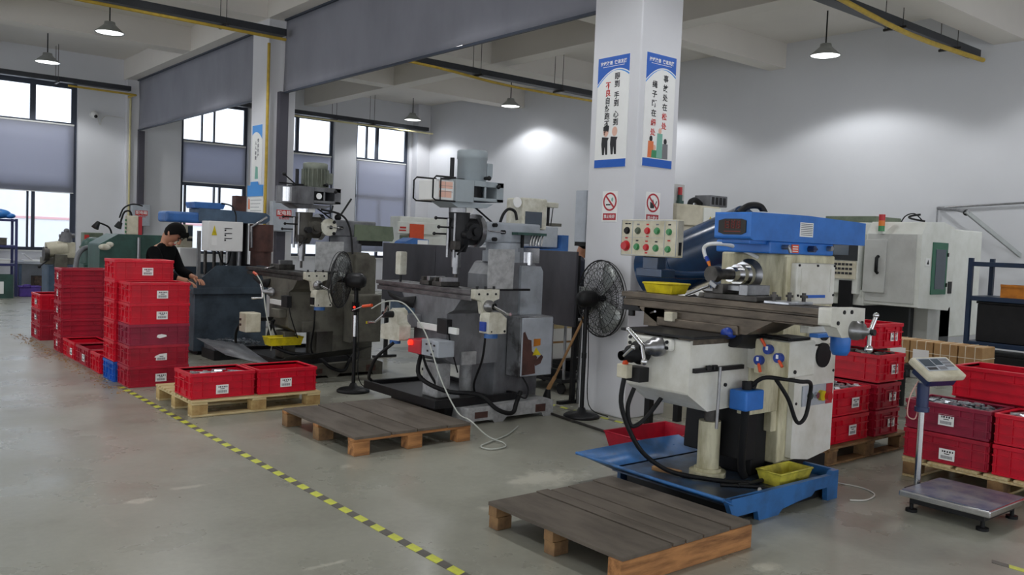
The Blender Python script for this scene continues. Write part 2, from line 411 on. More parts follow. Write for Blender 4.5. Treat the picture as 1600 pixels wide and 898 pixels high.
for i, (x0, x1, zb, zt, where) in enumerate(((1.26, 4.9, 2.38, 3.97, 'in the wide window at far left'), (7.46, 9.1, 2.86, 3.88, 'behind the blue-topped drilling machine'), (10.05, 11.63, 1.35, 3.86, 'behind the rear olive turret mill'), (12.46, 14.13, 1.2, 3.86, 'in the window nearest the room corner'))):
    t = thing('roller_blind', ((x0+x1)/2, YW+.05, zt), 'grey roller blind pulled half down ' + where, 'blind', 'window blinds')
    rows = [[(x0+(x1-x0)*u/16, YW+.055+.006*sin(u*.9+i)*((zt-z)/(zt-zb)), z) for u in range(17)] for z in (zt, zt-.4, zb+.4, zb)]
    part('fabric', t, 'blind', MB().sheet(rows, (0, .003, 0)))
    part('roller', t, 'white', MB().cyl((x0, YW+.06, zt), (x1, YW+.06, zt), .022))
    part('bottom_rail', t, 'white', MB().box(x0, x1, YW+.047, YW+.067, zb-.02, zb))
# neighbouring building outside
f = thing('neighbour_building', (6, 31, 0), 'white building with red stripe seen through the windows', 'building')
part('facade', f, 'facade', MB().box(-20, 40, 31, 31.3, 0, 3.2)); part('stripe', f, 'facade_red', MB().box(-20, 40, 30.97, 31, 1.78, 1.85))
struct('ground', 'outside_ground', MB().box(-25, 45, YW+.25, 45, -.3, -.1))
# smoke curtains between the columns
def smoke_curtain(y0, y1, zb, label, sd):
    t = thing('smoke_curtain', (6.25, (y0+y1)/2, zb), label, 'curtain', 'smoke curtains')
    rnd = random.Random(sd); N = 60; K = 10
    ph = [(rnd.uniform(.4, 2.4), rnd.uniform(0, 6), rnd.uniform(.004, .013), rnd.uniform(-1.2, 1.2)) for _ in range(7)]
    rows = [[(6.25 + sum(a*sin(f_*y*2.2 + p + sk*z*2) for f_, p, a, sk in ph)*min(1, (5.19-z)*3), y, z) for y in [y0+(y1-y0)*j/N for j in range(N+1)]] for z in [zb+(5.19-zb)*k/K for k in range(K+1)]]
    part('fabric', t, 'curtain', MB().sheet(rows, (.003, 0, 0)))
    part('bottom_bar', t, 'frame_dark', MB().box(6.235, 6.27, y0, y1, zb-.03, zb))
    part('head_rail', t, 'frame_dark', MB().box(6.21, 6.29, y0, y1, 5.17, 5.199))
smoke_curtain(6.16, 13.92, 4.0, 'long dark grey smoke curtain hanging between near column and second column', 3)
smoke_curtain(14.76, 22.3, 4.0, 'grey smoke curtain hanging between second column and window wall', 5)
solo('guide_rail', 'guide_dark', MB().box(6.17, 6.33, 13.93, 14.05, 0, 4.0), (6.25, 13.99, 0), 'dark steel guide rail on the second column', 'guide rail', bev=.006)
solo('guide_rail', 'guide_dark', MB().box(6.27, 6.41, 22.3, 22.42, 0, 3.98), (6.34, 22.36, 0), 'dark steel guide rail by the window wall', 'guide rail', bev=.006)
# cable trays with hangers, yellow conduits below
def tray(x0, x1, y, label, hang, zt=4.97):
    t = thing('cable_tray', (x0, y, zt), label, 'cable tray', 'cable trays')
    part('channel', t, 'tray_dark', MB().box(x0, x1, y-.1, y+.1, zt-.11, zt), .006)
    for h in hang:
        part('hanger', t, 'steel_dark', MB().cyl((h, y-.13, zt-.14), (h, y-.13, ZC), .006, n=8).cyl((h, y+.13, zt-.14), (h, y+.13, ZC), .006, n=8).box(h-.02, h+.02, y-.19, y+.15, zt-.15, zt-.115))
tray(1.0, 6.12, 13.72, 'black cable tray ending at the second column, left hall', (2.6, 5.1))
tray(6.38, 14.7, 13.78, 'black cable tray running past the near column above the turret mills', (8.4, 10.75-.6, 12.3))
tray(.5, 5.98, 22.05, 'dark cable tray above the wide left window', (1.6, 4.4))
tray(6.55, 14.5, 22.1, 'dark cable tray above the windows in the room corner', (8, 11.4, 12.6))
tray(6.6, 14.5, 6.28, 'black cable tray at top right ending near the right wall', (9.5, 11.9, 13.6))
def conduit(pts, label, m='conduit', r=.025):
    solo('conduit', m, MB().tube(pts, r, 10, 2), pts[0], label, 'conduit', 'electrical conduits')
conduit([(1, 13.55, 4.80), (3, 13.56, 4.79), (6.08, 13.56, 4.78)], 'yellow conduit below the left tray ending at second column')
conduit([(6.4, 13.55, 4.84), (9, 13.55, 4.80), (11, 13.6, 4.72), (14.6, 13.55, 4.74)], 'sagging yellow conduit under the middle cable tray')
conduit([(6.6, 6.1, 4.95), (9.5, 6.1, 4.9), (12, 6.12, 4.76), (14.4, 6.1, 4.78)], 'bright yellow conduit under the top right cable tray', r=.035)
conduit([(4.6, 21.9, 4.78), (5.95, 21.9, 4.77), (6.04, 22.0, 4.77), (6.05, 22.41, 4.77)], 'short yellow conduit beside the left window head', 'conduit')
conduit([(9.6, 21.95, 4.79), (14.6, 21.95, 4.79)], 'pale conduit above the corner windows', 'conduit_pale')
conduit([(5.97, 13.97, 4.77), (5.97, 13.97, 2), (5.97, 13.97, 0)], 'yellow vertical conduit on the corner of second column', 'conduit')
conduit([(6.08, 22.37, 4.75), (6.08, 22.37, 2), (6.08, 22.37, 0)], 'pale vertical conduit by the far guide rail', 'conduit_pale')
# pendant lamps
def pendant(x, y, zb, label, group='pendant lamps'):
    t = thing('pendant_lamp', (x, y, zb), label, 'lamp', group)
    part('rod', t, 'black', MB().cyl((x, y, zb+.2), (x, y, ZC), .012, n=8))
    part('housing', t, 'lamp_alu', MB().lathe((x, y, zb), [(.04, .21), (.09, .2), (.1, .14), (.11, .13)], 20))
    part('shade', t, 'lamp_alu', MB().lathe((x, y, zb), [(.1, .15), (.13, .12), (.25, .015), (.255, 0), (.245, 0), (.12, .11), (.1, .13)], 28))
    part('lens', t, 'lamp_lens', MB().lathe((x, y, zb), [(.0, .02), (.235, .02), (.235, .012), (0, .012)], 28))
    l = bpy.data.lights.new('lamp_light', 'SPOT'); l.energy = LAMP_W; l.spot_size = rad(140); l.spot_blend = .25; l.shadow_soft_size = .2; l.color = (.96, .98, 1)
    lo = link(bpy.data.objects.new('lamp_light', l)); lo.location = (0, 0, -.01); lo.parent = t
pendant(3.98, 20.88, 5.06, 'pendant lamp with white lens hanging nearest the left window')
pendant(4.26, 17.07, 5.12, 'pendant lamp hanging at top left, nearer of the left pair')
pendant(13.59, 21.5, 5.04, 'small pendant lamp in the far corner above the windows')
pendant(13.84, 17.3, 5.06, 'pendant lamp in the middle distance under the cable tray')
pendant(13.2, 8.13, 4.93, 'pendant lamp at upper right lighting the white wall')
for x, y in ((8.8, 12.8), (4.2, 12.8), (4.2, 8.4), (8.8, 8.2), (13.4, 12.8), (8.8, 4.0), (4.2, 4.0), (13.4, 3.9), (0, 4), (0, 8.4), (0, 12.8), (0, 17)):
    pendant(x, y, 5.05, 'pendant lamp of the ceiling rows, added outside the view to light the hall', 'unseen pendant lamps')  # lamps beyond the view, added only to light the hall
# security camera
t = thing('security_camera', (5.3, YW, 4.25), 'white dome security camera on the wall right of the left window', 'camera')
part('bracket', t, 'white', MB().cyl((5.3, YW-.005, 4.28), (5.3, YW-.06, 4.28), .09)); part('dome', t, 'white_gloss', MB().ball((5.3, YW-.1, 4.26), .085)); part('lens', t, 'black', MB().ball((5.32, YW-.17, 4.22), .04))
part('cable', t, 'cable_white', MB().tube([(5.4, YW-.02, 4.2), (5.45, YW-.02, 4.05), (5.5, YW-.02, 4.2), (5.62, YW-.02, 4.28), (6.0, YW-.01, 4.27)], .008, 6))

# floor marking tape: each stripe a part
def tape(x, y0, y1, w, label, dirx=False):
    t = thing('floor_tape', (x, y0, 0), label, 'tape'); p = .186; k = 0
    def para(a, m):
        mb = MB()
        q = [(-w/2, 0), (w/2, .02), (w/2, a+.02), (-w/2, a)]
        if dirx: q = [(v, u) for u, v in q]
        return mb.prism(q, .0005, .0022, 'z').mesh(m, m)
    my = para(.1, 'tape_yellow'); mk = para(.086, 'tape_black'); y = 0
    while y0+y < y1:
        for m, d, nm in ((my, 0, 'yellow_stripe'), (mk, .1, 'black_stripe')):
            o = link(bpy.data.objects.new(nm, m)); o.parent = t; o.location = (0, y+d, 0) if not dirx else (y+d, 0, 0)
        y += p
tape(2.44, 1.6, 9.1, .055, 'long yellow and black striped floor tape along the aisle')
tape(5.78, 3.9, 7.2, .05, 'yellow and black floor tape at the foot of the near column')
tape(4.92, 1.3, 1.82, .05, 'piece of striped floor tape at the bottom right corner')
# posters on the near column
def board(name, c, right, w, h, label, cat, body='paper', th=.008):
    t = thing(name, c, label, cat); r = Vector(right); n_ = r.cross(Vector((0, 0, 1)))
    P = lambda u, v, d=0: Vector(c) + r*u + Vector((0, 0, v)) + n_*d
    def poly(pts, d0, d1, nm, m, par=None):
        mb = MB(); k = len(pts); mb.add([P(u, v, d0) for u, v in pts]+[P(u, v, d1) for u, v in pts], [(i, (i+1) % k, k+(i+1) % k, k+i) for i in range(k)]+[tuple(range(k-1, -1, -1)), tuple(range(k, 2*k))])
        return part(nm, par or t, m, mb)
    poly([(-w/2, -h/2), (w/2, -h/2), (w/2, h/2), (-w/2, h/2)], .001, th, 'board', body)
    def txt(s, u, v, size, m, bold=.003): return text('lettering', t, s, size, m, P(u, v, th+.0015), right, (0, 0, 1), bold)
    return t, P, poly, txt
def circ(u, v, ru, rv=None, n=18): rv = rv or ru; return [(u+ru*cos(2*pi*i/n), v+rv*sin(2*pi*i/n)) for i in range(n)]
def arcband(w, h, flip):
    top = [(-w/2, h/2), ] ; k = 14; low = []
    for i in range(k+1):
        u = -w/2 + w*i/k; s = (u/(w/2)) if not flip else -(u/(w/2)); low.append((u, h/2-.2+.085*(1-(u/(w/2)-.25*(1 if not flip else -1))**2)))
    return [(w/2, h/2), (-w/2, h/2)] + low
def slogan(c, right, cols, label, people):
    w, h = .41, 1.04; t, P, poly, txt = board('poster', c, right, w, h, label, 'poster')
    poly(arcband(w, h, False), .008, .0095, 'header', 'ink_blue'); poly([(-w/2, -h/2), (w/2, -h/2), (w/2, -h/2+.075), (-w/2, -h/2+.075)], .008, .0095, 'footer', 'ink_blue')
    k = 14; band = []
    lo = lambda u: h/2-.2+.085*(1-(u/(w/2)-.25)**2)
    us = [-w/2 + w*i/k for i in range(k+1)]
    poly([(u, lo(u)-.012) for u in us]+[(u, lo(u)-.012-.014*abs(u/(w/2))-.002) for u in reversed(us)], .008, .009, 'header_stripe', 'ink_sky')
    text('lettering', t, '持续改善  快速发展', .04, 'ink_white', P(0, h/2-.06, .0115), right, (0, 0, 1), .0008); poly([(-.14, h/2-.092), (.14, h/2-.092), (.14, h/2-.088), (-.14, h/2-.088)], .0095, .0105, 'header_line', 'ink_white')
    for u, v0, chars, gap in cols:
        v = v0
        for ch, m in chars:
            if ch == ' ': v -= gap*.45; continue
            txt(ch, u, v, .07, m, .0016); v -= gap
    people(poly, h)
def two_men(poly, h):
    for u, m in ((-.07, 'ink_black'), (.045, 'ink_black')):
        b = -h/2+.12
        poly([(u-.035, b), (u-.01, b), (u-.004, b+.08), (u+.008, b), (u+.034, b), (u+.03, b+.13), (u+.045, b+.16), (u-.045, b+.17), (u-.05, b+.1)], .008, .009, 'suit', m)
        poly(circ(u+.005, b+.215, .034, .045), .009, .0095, 'face', 'ink_skin')
    poly([(-.1, -.175), (-.03, -.175), (-.025, -.13), (-.06, -.115), (-.1, -.135)], .0095, .010, 'hair', 'ink_black')
def team(poly, h):
    b = -h/2+.085
    for u, hh, m, hd in ((-.1, .15, 'ink_orange', 'ink_black'), (.02, .23, 'ink_teal', 'ink_skin'), (.1, .14, 'ink_grey', 'ink_black'), (-.05, .07, 'ink_green', 'ink_skin'), (.04, .08, 'ink_grey', 'ink_skin')):
        poly([(u-.04, b), (u+.04, b), (u+.035, b+hh), (u-.035, b+hh)], .008, .0085+.0006*(5-abs(u)*10), 'worker', m)
        poly(circ(u, b+hh+.022, .022, .028), .008, .0092, 'face', hd)
K, Rr = 'ink_black', 'ink_red'
slogan((5.9, 5.83, 2.875), (0, -1, 0), [(.055, .325, [(c, K) for c in '眼到 手到 心到'], .0725), (-.06, .25, [('不', Rr), ('良', Rr)]+[(c, K) for c in '自然跑不掉'], .0725)], 'tall blue and white safety poster with two cartoon men in suits', two_men)
slogan((6.18, 5.5, 2.885), (1, 0, 0), [(.07, .305, [(c, K) for c in '事故处在']+[('松', Rr), ('处', Rr)], .088), (-.08, .235, [(c, K) for c in '绳子断在']+[('细', Rr), ('处', Rr)], .088)], 'tall blue and white safety poster with a group of cartoon workers', team)
def ban(c, right, words, label, inner):
    t, P, poly, txt = board('prohibition_sign', c, right, .2, .29, label, 'sign', th=.004)
    u0, v0, R1, R2 = 0, .045, .088, .072; k = 28
    mb = MB(); vs = []
    for d in (.004, .006):
        for R_ in (R1, R2): vs += [P(u0+R_*cos(2*pi*i/k), v0+R_*sin(2*pi*i/k), d) for i in range(k)]
    fs = [(2*k+i, 2*k+(i+1) % k, 3*k+(i+1) % k, 3*k+i) for i in range(k)] + [(i, (i+1) % k, 2*k+(i+1) % k, 2*k+i) for i in range(k)] + [(k+i, 3*k+i, 3*k+(i+1) % k, k+(i+1) % k) for i in range(k)]
    part('ring', t, 'sign_red', mb.add(vs, fs))
    poly([(-.057, v0+.045), (-.045, v0+.057), (.057, v0-.045), (.045, v0-.057)], .004, .0062, 'bar', 'sign_red')
    inner(poly, v0); poly([(-.085, -.13), (.085, -.13), (.085, -.065), (-.085, -.065)], .004, .005, 'caption', 'sign_red')
    text('lettering', t, words, .036, 'ink_white', P(0, -.098, .0062), right, (0, 0, 1), .0006)
def smoke_icon(poly, v):
    poly([(-.05, v-.035), (.01, v-.035), (.01, v-.022), (-.05, v-.022)], .004, .0055, 'cigarette', 'ink_black'); poly(circ(.03, v+.02, .012, .02, 10), .004, .0055, 'smoke', 'ink_teal')
def fire_icon(poly, v):
    poly([(-.035, v-.05), (.015, v-.05), (.02, v-.01), (-.005, v+.035), (-.015, v+.0), (-.04, v+.01)], .004, .0055, 'flame', 'ink_black'); poly([(.02, v-.03), (.028, v-.034), (.055, v+.015), (.047, v+.02)], .004, .0055, 'match', 'ink_black')
ban((5.9, 5.805, 1.985), (0, -1, 0), '禁止吸烟', 'no smoking sign on the left face of the near column', smoke_icon)
ban((6.155, 5.5, 1.985), (1, 0, 0), '禁止烟火', 'no open flame sign on the right face of the near column', fire_icon)
# far column poster, notice board and electrical boxes
t, P, poly, txt = board('poster', (6.0, 14.42, 2.93), (0, -1, 0), .42, 1.04, 'narrow safety poster on the second column', 'poster')
poly(arcband(.42, 1.04, True), .008, .01, 'header', 'ink_sky'); 
for i, ch in enumerate('安全生产人人有责'): txt(ch, .05 if i < 4 else -.05, .25-.085*(i % 4) - (.04 if i > 3 else 0), .07, 'ink_grey')
poly([(-.07, -.4), (.07, -.4), (.05, -.2), (-.04, -.18)], .008, .01, 'figure', 'ink_teal')
t, P, poly, txt = board('notice_board', (5.985, 14.38, 2.06), (0, -1, 0), .66, .66, 'white notice board with sky blue header on the second column', 'notice board', th=.02)
poly([(-.33, .17), (.33, .17), (.33, .36), (.12, .36), (.1, .42), (-.2, .42), (-.2, .36), (-.33, .36)], .02, .03, 'header', 'ink_sky')
for k in range(6): poly([(-.2, .1-.06*k), (.27-.05*(k % 3), .1-.06*k), (.27-.05*(k % 3), .107-.06*k), (-.2, .107-.06*k)], .02, .021, 'text_line', 'ink_grey')
poly([(-.3, -.05), (-.22, -.05), (-.24, .12), (-.29, .14)], .02, .022, 'figure', 'ink_orange')
def elec(x0, x1, y, z0, z1, d, label):
    t = thing('electrical_box', ((x0+x1)/2, y, z0), label, 'electrical box')
    part('body', t, 'lightgrey_box', MB().box(x0, x1, y-d, y, z0, z1), .008); part('door', t, 'lightgrey_box', MB().box(x0+.015, x1-.015, y-d-.012, y-d, z0+.015, z1-.015), .004)
    cx = (x0+x1)/2; w = (x1-x0)*.34
    part('sign', t, 'ink_red', MB().box(cx-w, cx+w, y-d-.015, y-d-.012, z0+(z1-z0)*.5, z0+(z1-z0)*.72))
    text('lettering', t, '配电箱', w*.62, 'ink_white', (cx, y-d-.0165, z0+(z1-z0)*.61), (1, 0, 0), (0, 0, 1), .001)
    text('lettering', t, '有电危险', w*.36, 'ink_red', (cx, y-d-.0135, z0+(z1-z0)*.44), (1, 0, 0), (0, 0, 1), .0005)
elec(6.03, 6.42, 13.93, 1.64, 2.15, .14, 'grey electrical box with red lettering on the second column')
elec(6.1, 6.52, 22.3, 1.66, 2.18, .16, 'pale electrical box with red lettering by the far guide rail')
t = thing('column_cabinet', (6.2, 6.42, 1.62), 'narrow blue-grey box fixed to the rear of the near column', 'cabinet')
part('body', t, 'lightgrey_box', MB().box(6.16, 6.3, 6.4, 6.56, 1.64, 2.17), .006); part('base', t, 'black', MB().box(6.165, 6.295, 6.405, 6.555, 1.60, 1.64)); part('mount', t, 'black', MB().box(6.2, 6.26, 6.12, 6.4, 1.85, 1.95))

# ================================================================ CRATES AND PALLETS
def crate_meshes(L, Wd, H, m):
    """open ribbed plastic crate, long side along local x: body with ribs, rim, end handles"""
    t = .012; b = MB()
    l, w = L/2-.014, Wd/2-.014
    b.box(-l, l, -w, w, .004, .014)
    b.box(-l, l, -w, -w+t, 0, H-.01).box(-l, l, w-t, w, 0, H-.01).box(-l, -l+t, -w+t, w-t, 0, H-.01).box(l-t, l, -w+t, w-t, 0, H-.01)
    for z, hh, e in ((H*.62, .008, .013), (H*.3, .008, .011), (.004, .014, .008)):
        b.box(-l-e, l+e, -w-e, -w, z, z+hh).box(-l-e, l+e, w, w+e, z, z+hh).box(-l-e, -l, -w, w, z, z+hh).box(l, l+e, -w, w, z, z+hh)
    nx = 6
    for i in range(nx+1):
        if i == 3: continue
        x = -l + .012 + (2*l-.024)*i/nx; e = .012
        if abs(x) > .11: b.box(x-.004, x+.004, -w-e, -w, .018, H-.03).box(x-.004, x+.004, w, w+e, .018, H-.03)
        else: b.box(x-.004, x+.004, -w-e, -w, H*.66, H-.03).box(x-.004, x+.004, w, w+e, H*.66, H-.03)
    for i in range(5):
        y = -w + .012 + (2*w-.024)*i/4
        if i == 2: continue
        b.box(-l-.012, -l, y-.004, y+.004, .018, H-.03).box(l, l+.012, y-.004, y+.004, .018, H-.03)
    r = MB(); o = .014; i_ = 0
    r.box(-L/2, L/2, -Wd/2, -Wd/2+o+t, H-.03, H).box(-L/2, L/2, Wd/2-o-t, Wd/2, H-.03, H).box(-L/2, -L/2+o+t, -Wd/2+o+t, Wd/2-o-t, H-.03, H).box(L/2-o-t, L/2, -Wd/2+o+t, Wd/2-o-t, H-.03, H)
    h = []
    for s in (-1, 1):
        x = s*(l+.009); q = MB()
        q.box(x-.012, x+.012, -.065, .065, H*.70, H*.76).box(x-.009, x+.009, -.065, -.055, H*.28, H*.7).box(x-.009, x+.009, .055, .065, H*.28, H*.7)
        h.append(q.mesh('handle', m))
    return b.mesh('crate_body', m), r.mesh('crate_rim', m), h
CR = {}
def lab_mesh(kind):
    """paper sticker 0.11 x 0.08 lying in the x-z plane, facing -y"""
    b = MB()
    if kind == 'torn': b.mt(0).prism([(-.055, -.035), (.055, -.035), (.055, .035), (-.02, .028), (-.055, .012), (-.07, -.002), (-.05, -.01)], 0, -.0015)
    elif kind == 'scrap': b.mt(0).prism([(-.05, -.01), (-.02, -.022), (.01, -.015), (.05, -.005), (.045, .01), (.0, .02), (-.04, .014)], 0, -.0015)
    else: b.mt(0).prism([(-.055, -.04), (.055, -.04), (.055, .04), (-.055, .04)], 0, -.0015)
    if kind != 'scrap':
        for x, wd in ((-.03, .008), (-.015, .012), (.004, .01), (.022, .012), (.04, .008)):
            if kind == 'full': b.mt(1).box(x-wd/2, x+wd/2, -.0021, -.0015, .015, .028)
        b.mt(1).box(-.018, .02, -.0021, -.0015, .002, .008)
        for i in range(9): b.mt(2).box(-.04+i*.009, -.04+i*.009+.006, -.0021, -.0015, -.03, -.008)
    return b.mesh('label', ['paper', 'ink_black', 'ink_grey'])
LAB = {k: lab_mesh(k) for k in ('full', 'torn', 'scrap')}
def crate(cx, cy, z, label, alongx=True, m='red_crate', lab='full', lu=.05, face='y', size=(.6, .4, .2115), rz=0, group='plastic crates', lz=.09, second=False):
    key = (m, size)
    if key not in CR: CR[key] = crate_meshes(*size, m)
    bo, ri, ha = CR[key]
    t = thing('plastic_crate', (cx, cy, z), label, 'crate', group, (0 if alongx else pi/2)+rz)
    lpart('body', t, None, None, me=bo); lpart('rim', t, None, None, .004, me=ri)
    for h in ha: lpart('handle', t, None, None, .003, me=h)
    def stick(f, u, k):
        o = lpart('label', t, None, None, me=LAB[k], label='white printed sticker')
        L_, W_ = size[0], size[1]
        # face is given in world: y -> -Y side, x -> -X side
        a = {'y': 0, 'x': -pi/2}[f] - (0 if alongx else pi/2)
        d = (W_/2 if (f == 'y') == alongx else L_/2) - .004
        R_ = Matrix.Rotation(a, 3, 'Z'); p = R_ @ Vector((u, -d, 0)); o.location = (p.x, p.y, lz); o.rotation_euler = (0, 0, a)
    if lab: stick(face, lu, lab)
    if second: stick('x' if face == 'y' else 'y', 0, 'full')
    return t
HZ = .212
# front stack (5), beside the aisle
for i, (m, lab, d) in enumerate((('red_crate_dark', 'full', 'bottom crate of the near stack beside the pine pallet'), ('red_crate_dark', 'torn', 'crate with a torn label, second from the bottom of the near stack'), ('red_crate_old', 'scrap', 'faded magenta crate in the middle of the near stack, label scraped off'), ('red_crate', 'full', 'bright red crate second from the top of the near stack'), ('red_crate', 'full', 'bright red crate topmost of the near stack'))):
    crate(2.775, 9.23, i*HZ, d, m=m, lab=lab, lu=.02)
# second stack (blue crate at the bottom)
for i, (m, d) in enumerate((('blue_crate', 'blue crate at the bottom of a tall red stack'), ('red_crate', 'red crate resting on the blue crate'), ('red_crate', 'third crate up in the tall stack over the blue crate'), ('red_crate', 'fourth crate up in the tall stack over the blue crate'), ('red_crate', 'fifth crate up in the tall stack over the blue crate'), ('red_crate', 'highest red crate of all, topping the stack over the blue crate'))):
    crate(2.74, 9.65, i*HZ, d, m=m, lab='full' if i == 5 else None, lu=.03)
crate(2.75, 10.23, 0, 'single red crate on the floor next to the blue crate', lab=None)
crate(2.65, 10.81, 0, 'dark maroon crate on the floor in the row of single crates', False, 'red_crate_dark', 'full', face='x', lu=.06)
crate(2.65, 11.47, 0, 'red crate on the floor touching the five-high far stack', False, 'red_crate', 'full', face='x', lu=.12)
for i in range(5):
    crate(2.75, 12.1, i*HZ, ['bottom', 'second lowest', 'middle', 'second highest', 'topmost'][i] + ' red crate of the five-high stack behind the single crates', m='red_crate_dark' if i < 4 else 'red_crate_dark', lab='full', face='x', lu=.0, lz=.11)
for i in range(3):
    crate(2.67, 13.57, i*HZ, ['bottom', 'middle', 'top'][i] + ' crate of the leftmost three-high red stack', False, 'red_crate_dark' if i < 2 else 'red_crate', 'full', face='x', lu=.0, lz=.1)
# pallets
PINE, PEND = 'pine', 'pine_end'
def board_part(t, nm, m, c, d, rz=0, tilt=0):
    mb = MB().cb((0, 0, 0), d); o = link(bpy.data.objects.new(nm, mb.mesh(nm, m))); o.parent = t; o.location = c; o.rotation_euler = (tilt, 0, rz); bevel(o, .003)
    return o
def pine_pallet(cx, cy, label, L=1.2, Wd=1.0, rz=0, tops=7, mm=(PINE, PEND), H=.145):
    t = thing('pallet', (cx, cy, 0), label, 'pallet', 'pallets', rz); rnd = random.Random(int(cx*100))
    for j in range(3):
        y = (-Wd/2+.06, 0, Wd/2-.06)[j]; board_part(t, 'bottom_board', mm[0], (0, y, .01), (L, .1, .018))
        for i in range(3):
            x = (-L/2+.07, 0, L/2-.07)[i]; board_part(t, 'block', mm[1], (x, y, .063), (.14, .1, .088))
    for i in range(3): board_part(t, 'cross_board', mm[0], ((-L/2+.07, 0, L/2-.07)[i], 0, .116), (.13, Wd, .018))
    for k in range(tops):
        w = Wd/tops-.028+rnd.uniform(-.012, .006); board_part(t, 'top_board', mm[0], (rnd.uniform(-.003, .003), -Wd/2+w/2+(Wd-w)*k/(tops-1), .135), (L, w, .018))
    return t
pine_pallet(3.14, 7.86, 'clean pine pallet carrying two red crates beside the tape')
crate(2.83, 7.63, .145, 'red crate holding loose metal parts on the pine pallet', lab='full', lu=-.01, size=(.58, .43, .225), lz=.075)
crate(3.43, 7.62, .145, 'empty red crate at the right end of the pine pallet', lab='full', lu=-.02, size=(.58, .43, .225), lz=.095)
def plank_pallet(x0, x1, y0, y1, label, planks, m, solid_near, H=.15):
    t = thing('pallet', ((x0+x1)/2, (y0+y1)/2, 0), label, 'pallet', 'pallets'); L = x1-x0; Wd = y1-y0; x = -L/2; rnd = random.Random(int(x0*70))
    for w in planks:
        e = rnd.uniform(-.015, .01); board_part(t, 'plank', m, (x+w*L/2, e/2, H-.011-rnd.uniform(0, .006)), (w*L-.011, Wd+e, .022)); x += w*L
    for k, y in enumerate((-Wd/2+.05, 0, Wd/2-.05)):
        if solid_near:
            if k == 0: board_part(t, 'beam', 'beam_orange', (0, y-.01, (H-.022)/2), (L+.01, .09, H-.024))
            else:
                board_part(t, 'beam', 'block_brown', (0, y, H-.05), (L, .07, .055))
                for x_ in (-L/2+.06, 0, L/2-.06): board_part(t, 'block', 'block_brown', (x_, y, (H-.078)/2), (.1, .08, H-.079))
        else:
            board_part(t, 'beam', 'beam_orange', (0, y, H-.034), (L, .09, .022))
            for x_ in (-L/2+.07, 0, L/2-.07): board_part(t, 'block', 'beam_orange' if k == 0 else 'block_brown', (x_, y, (H-.046)/2), (.13, .1, H-.047))
    return t
plank_pallet(3.08, 4.14, 5.52, 6.76, 'worn grey plank pallet in front of the middle mill', (.3, .22, .26, .22), 'plank_dirty', False)
plank_pallet(2.96, 3.97, 2.73, 3.77, 'dark plank pallet with an orange front beam, nearest the viewer', (.36, .1, .14, .22, .18), 'plank_dirty', True)
# right-hand pallets
pine_pallet(6.62, 3.97, 'weathered pallet under red crates behind the cream mill', 1.25, 1.0, mm=('block_brown', 'block_brown'))
pine_pallet(6.78, 2.4, 'pallet at the right edge behind the platform scale', 1.0, 1.3, rz=0, mm=('pine', 'block_brown'))
P0 = .146
crate(6.34, 3.71, P0, 'red crate at bottom left of the stack right of the cream mill', lu=.06)
crate(6.34, 3.71, P0+.216, 'red crate filled with bright metal parts right of the cream mill', lu=.08)
crate(6.90, 3.79, P0, 'bottom crate of the four-high stack behind the scale head', False, 'red_crate_dark', 'full', face='y', lu=.07, lz=.1)
crate(6.90, 3.79, P0+.216, 'second crate of the four-high stack behind the scale head', False, 'red_crate_dark', 'full', face='y', lu=.07, lz=.1)
crate(6.93, 3.82, P0+.44, 'third crate of the four-high stack, dark parts heaped in it', False, 'red_crate', 'full', face='y', lu=.05, lz=.1, size=(.66, .44, .225))
crate(7.2, 3.95, P0+.665+.02, 'topmost red crate by the mill table handwheel', False, 'red_crate', 'full', face='y', lu=.06, rz=-.05, lz=.1)
RS = (.6, .4, .215)
crate(6.5, 2.76, P0, 'lower dark red crate behind the scale pole', False, 'red_crate_dark', 'full', face='x', lu=.02, lz=.07)
crate(6.5, 2.76, P0+.216, 'upper dark crate of metal scrap behind the scale pole', False, 'red_crate_old', 'full', face='x', lu=.0, lz=.1)
crate(6.5, 2.14, P0, 'lower red crate cut off by the right edge of the picture', False, 'red_crate', 'full', face='x', lu=.2)
crate(6.5, 2.14, P0+.216, 'upper red crate with steel parts at the right edge of the picture', False, 'red_crate', 'full', face='x', lu=.25)
crate(7.0, 2.62, P0, 'lowest crate of the rear stack under the empty crate', False, 'red_crate_dark', None)
crate(7.0, 2.62, P0+.216, 'middle crate of the rear stack under the empty crate', False, 'red_crate_dark', None)
crate(6.96, 2.6, P0+.432, 'empty red crate riding on top of the right-hand stack', False, 'red_crate', None, size=(.66, .44, .235))
# loose metal in the crates: uncountable scrap
def scrap(name, x0, x1, y0, y1, z, label, nn, sd, m='steel_bright', sz=.05):
    rnd = random.Random(sd); mb = MB()
    for i in range(nn):
        c = (rnd.uniform(x0, x1), rnd.uniform(y0, y1), z+rnd.uniform(-.03, .025)); R_ = Matrix.Rotation(rnd.uniform(0, 6), 3, 'Z') @ Matrix.Rotation(rnd.uniform(-.6, .6), 3, 'X')
        k = rnd.random()
        if k < .5: mb.cb(c, (rnd.uniform(.6, 2)*sz, rnd.uniform(.3, .6)*sz, .008), R_)
        elif k < .8: mb.cyl(Vector(c)-R_ @ Vector((sz*.7, 0, 0)), Vector(c)+R_ @ Vector((sz*.7, 0, 0)), rnd.uniform(.12, .25)*sz, n=7)
        else: mb.cb(c, (sz, sz*.5, sz*.3), R_)
    mb.box(x0-.01, x1+.01, y0-.01, y1+.01, z-.12, z-.025)
    return solo(name, m, mb, ((x0+x1)/2, (y0+y1)/2, z-.1), label, 'metal scrap', kind='stuff')
scrap('metal_parts', 6.09, 6.59, 3.56, 3.86, P0+.4, 'bright machined parts piled in the crate right of the cream mill', 130, 1)
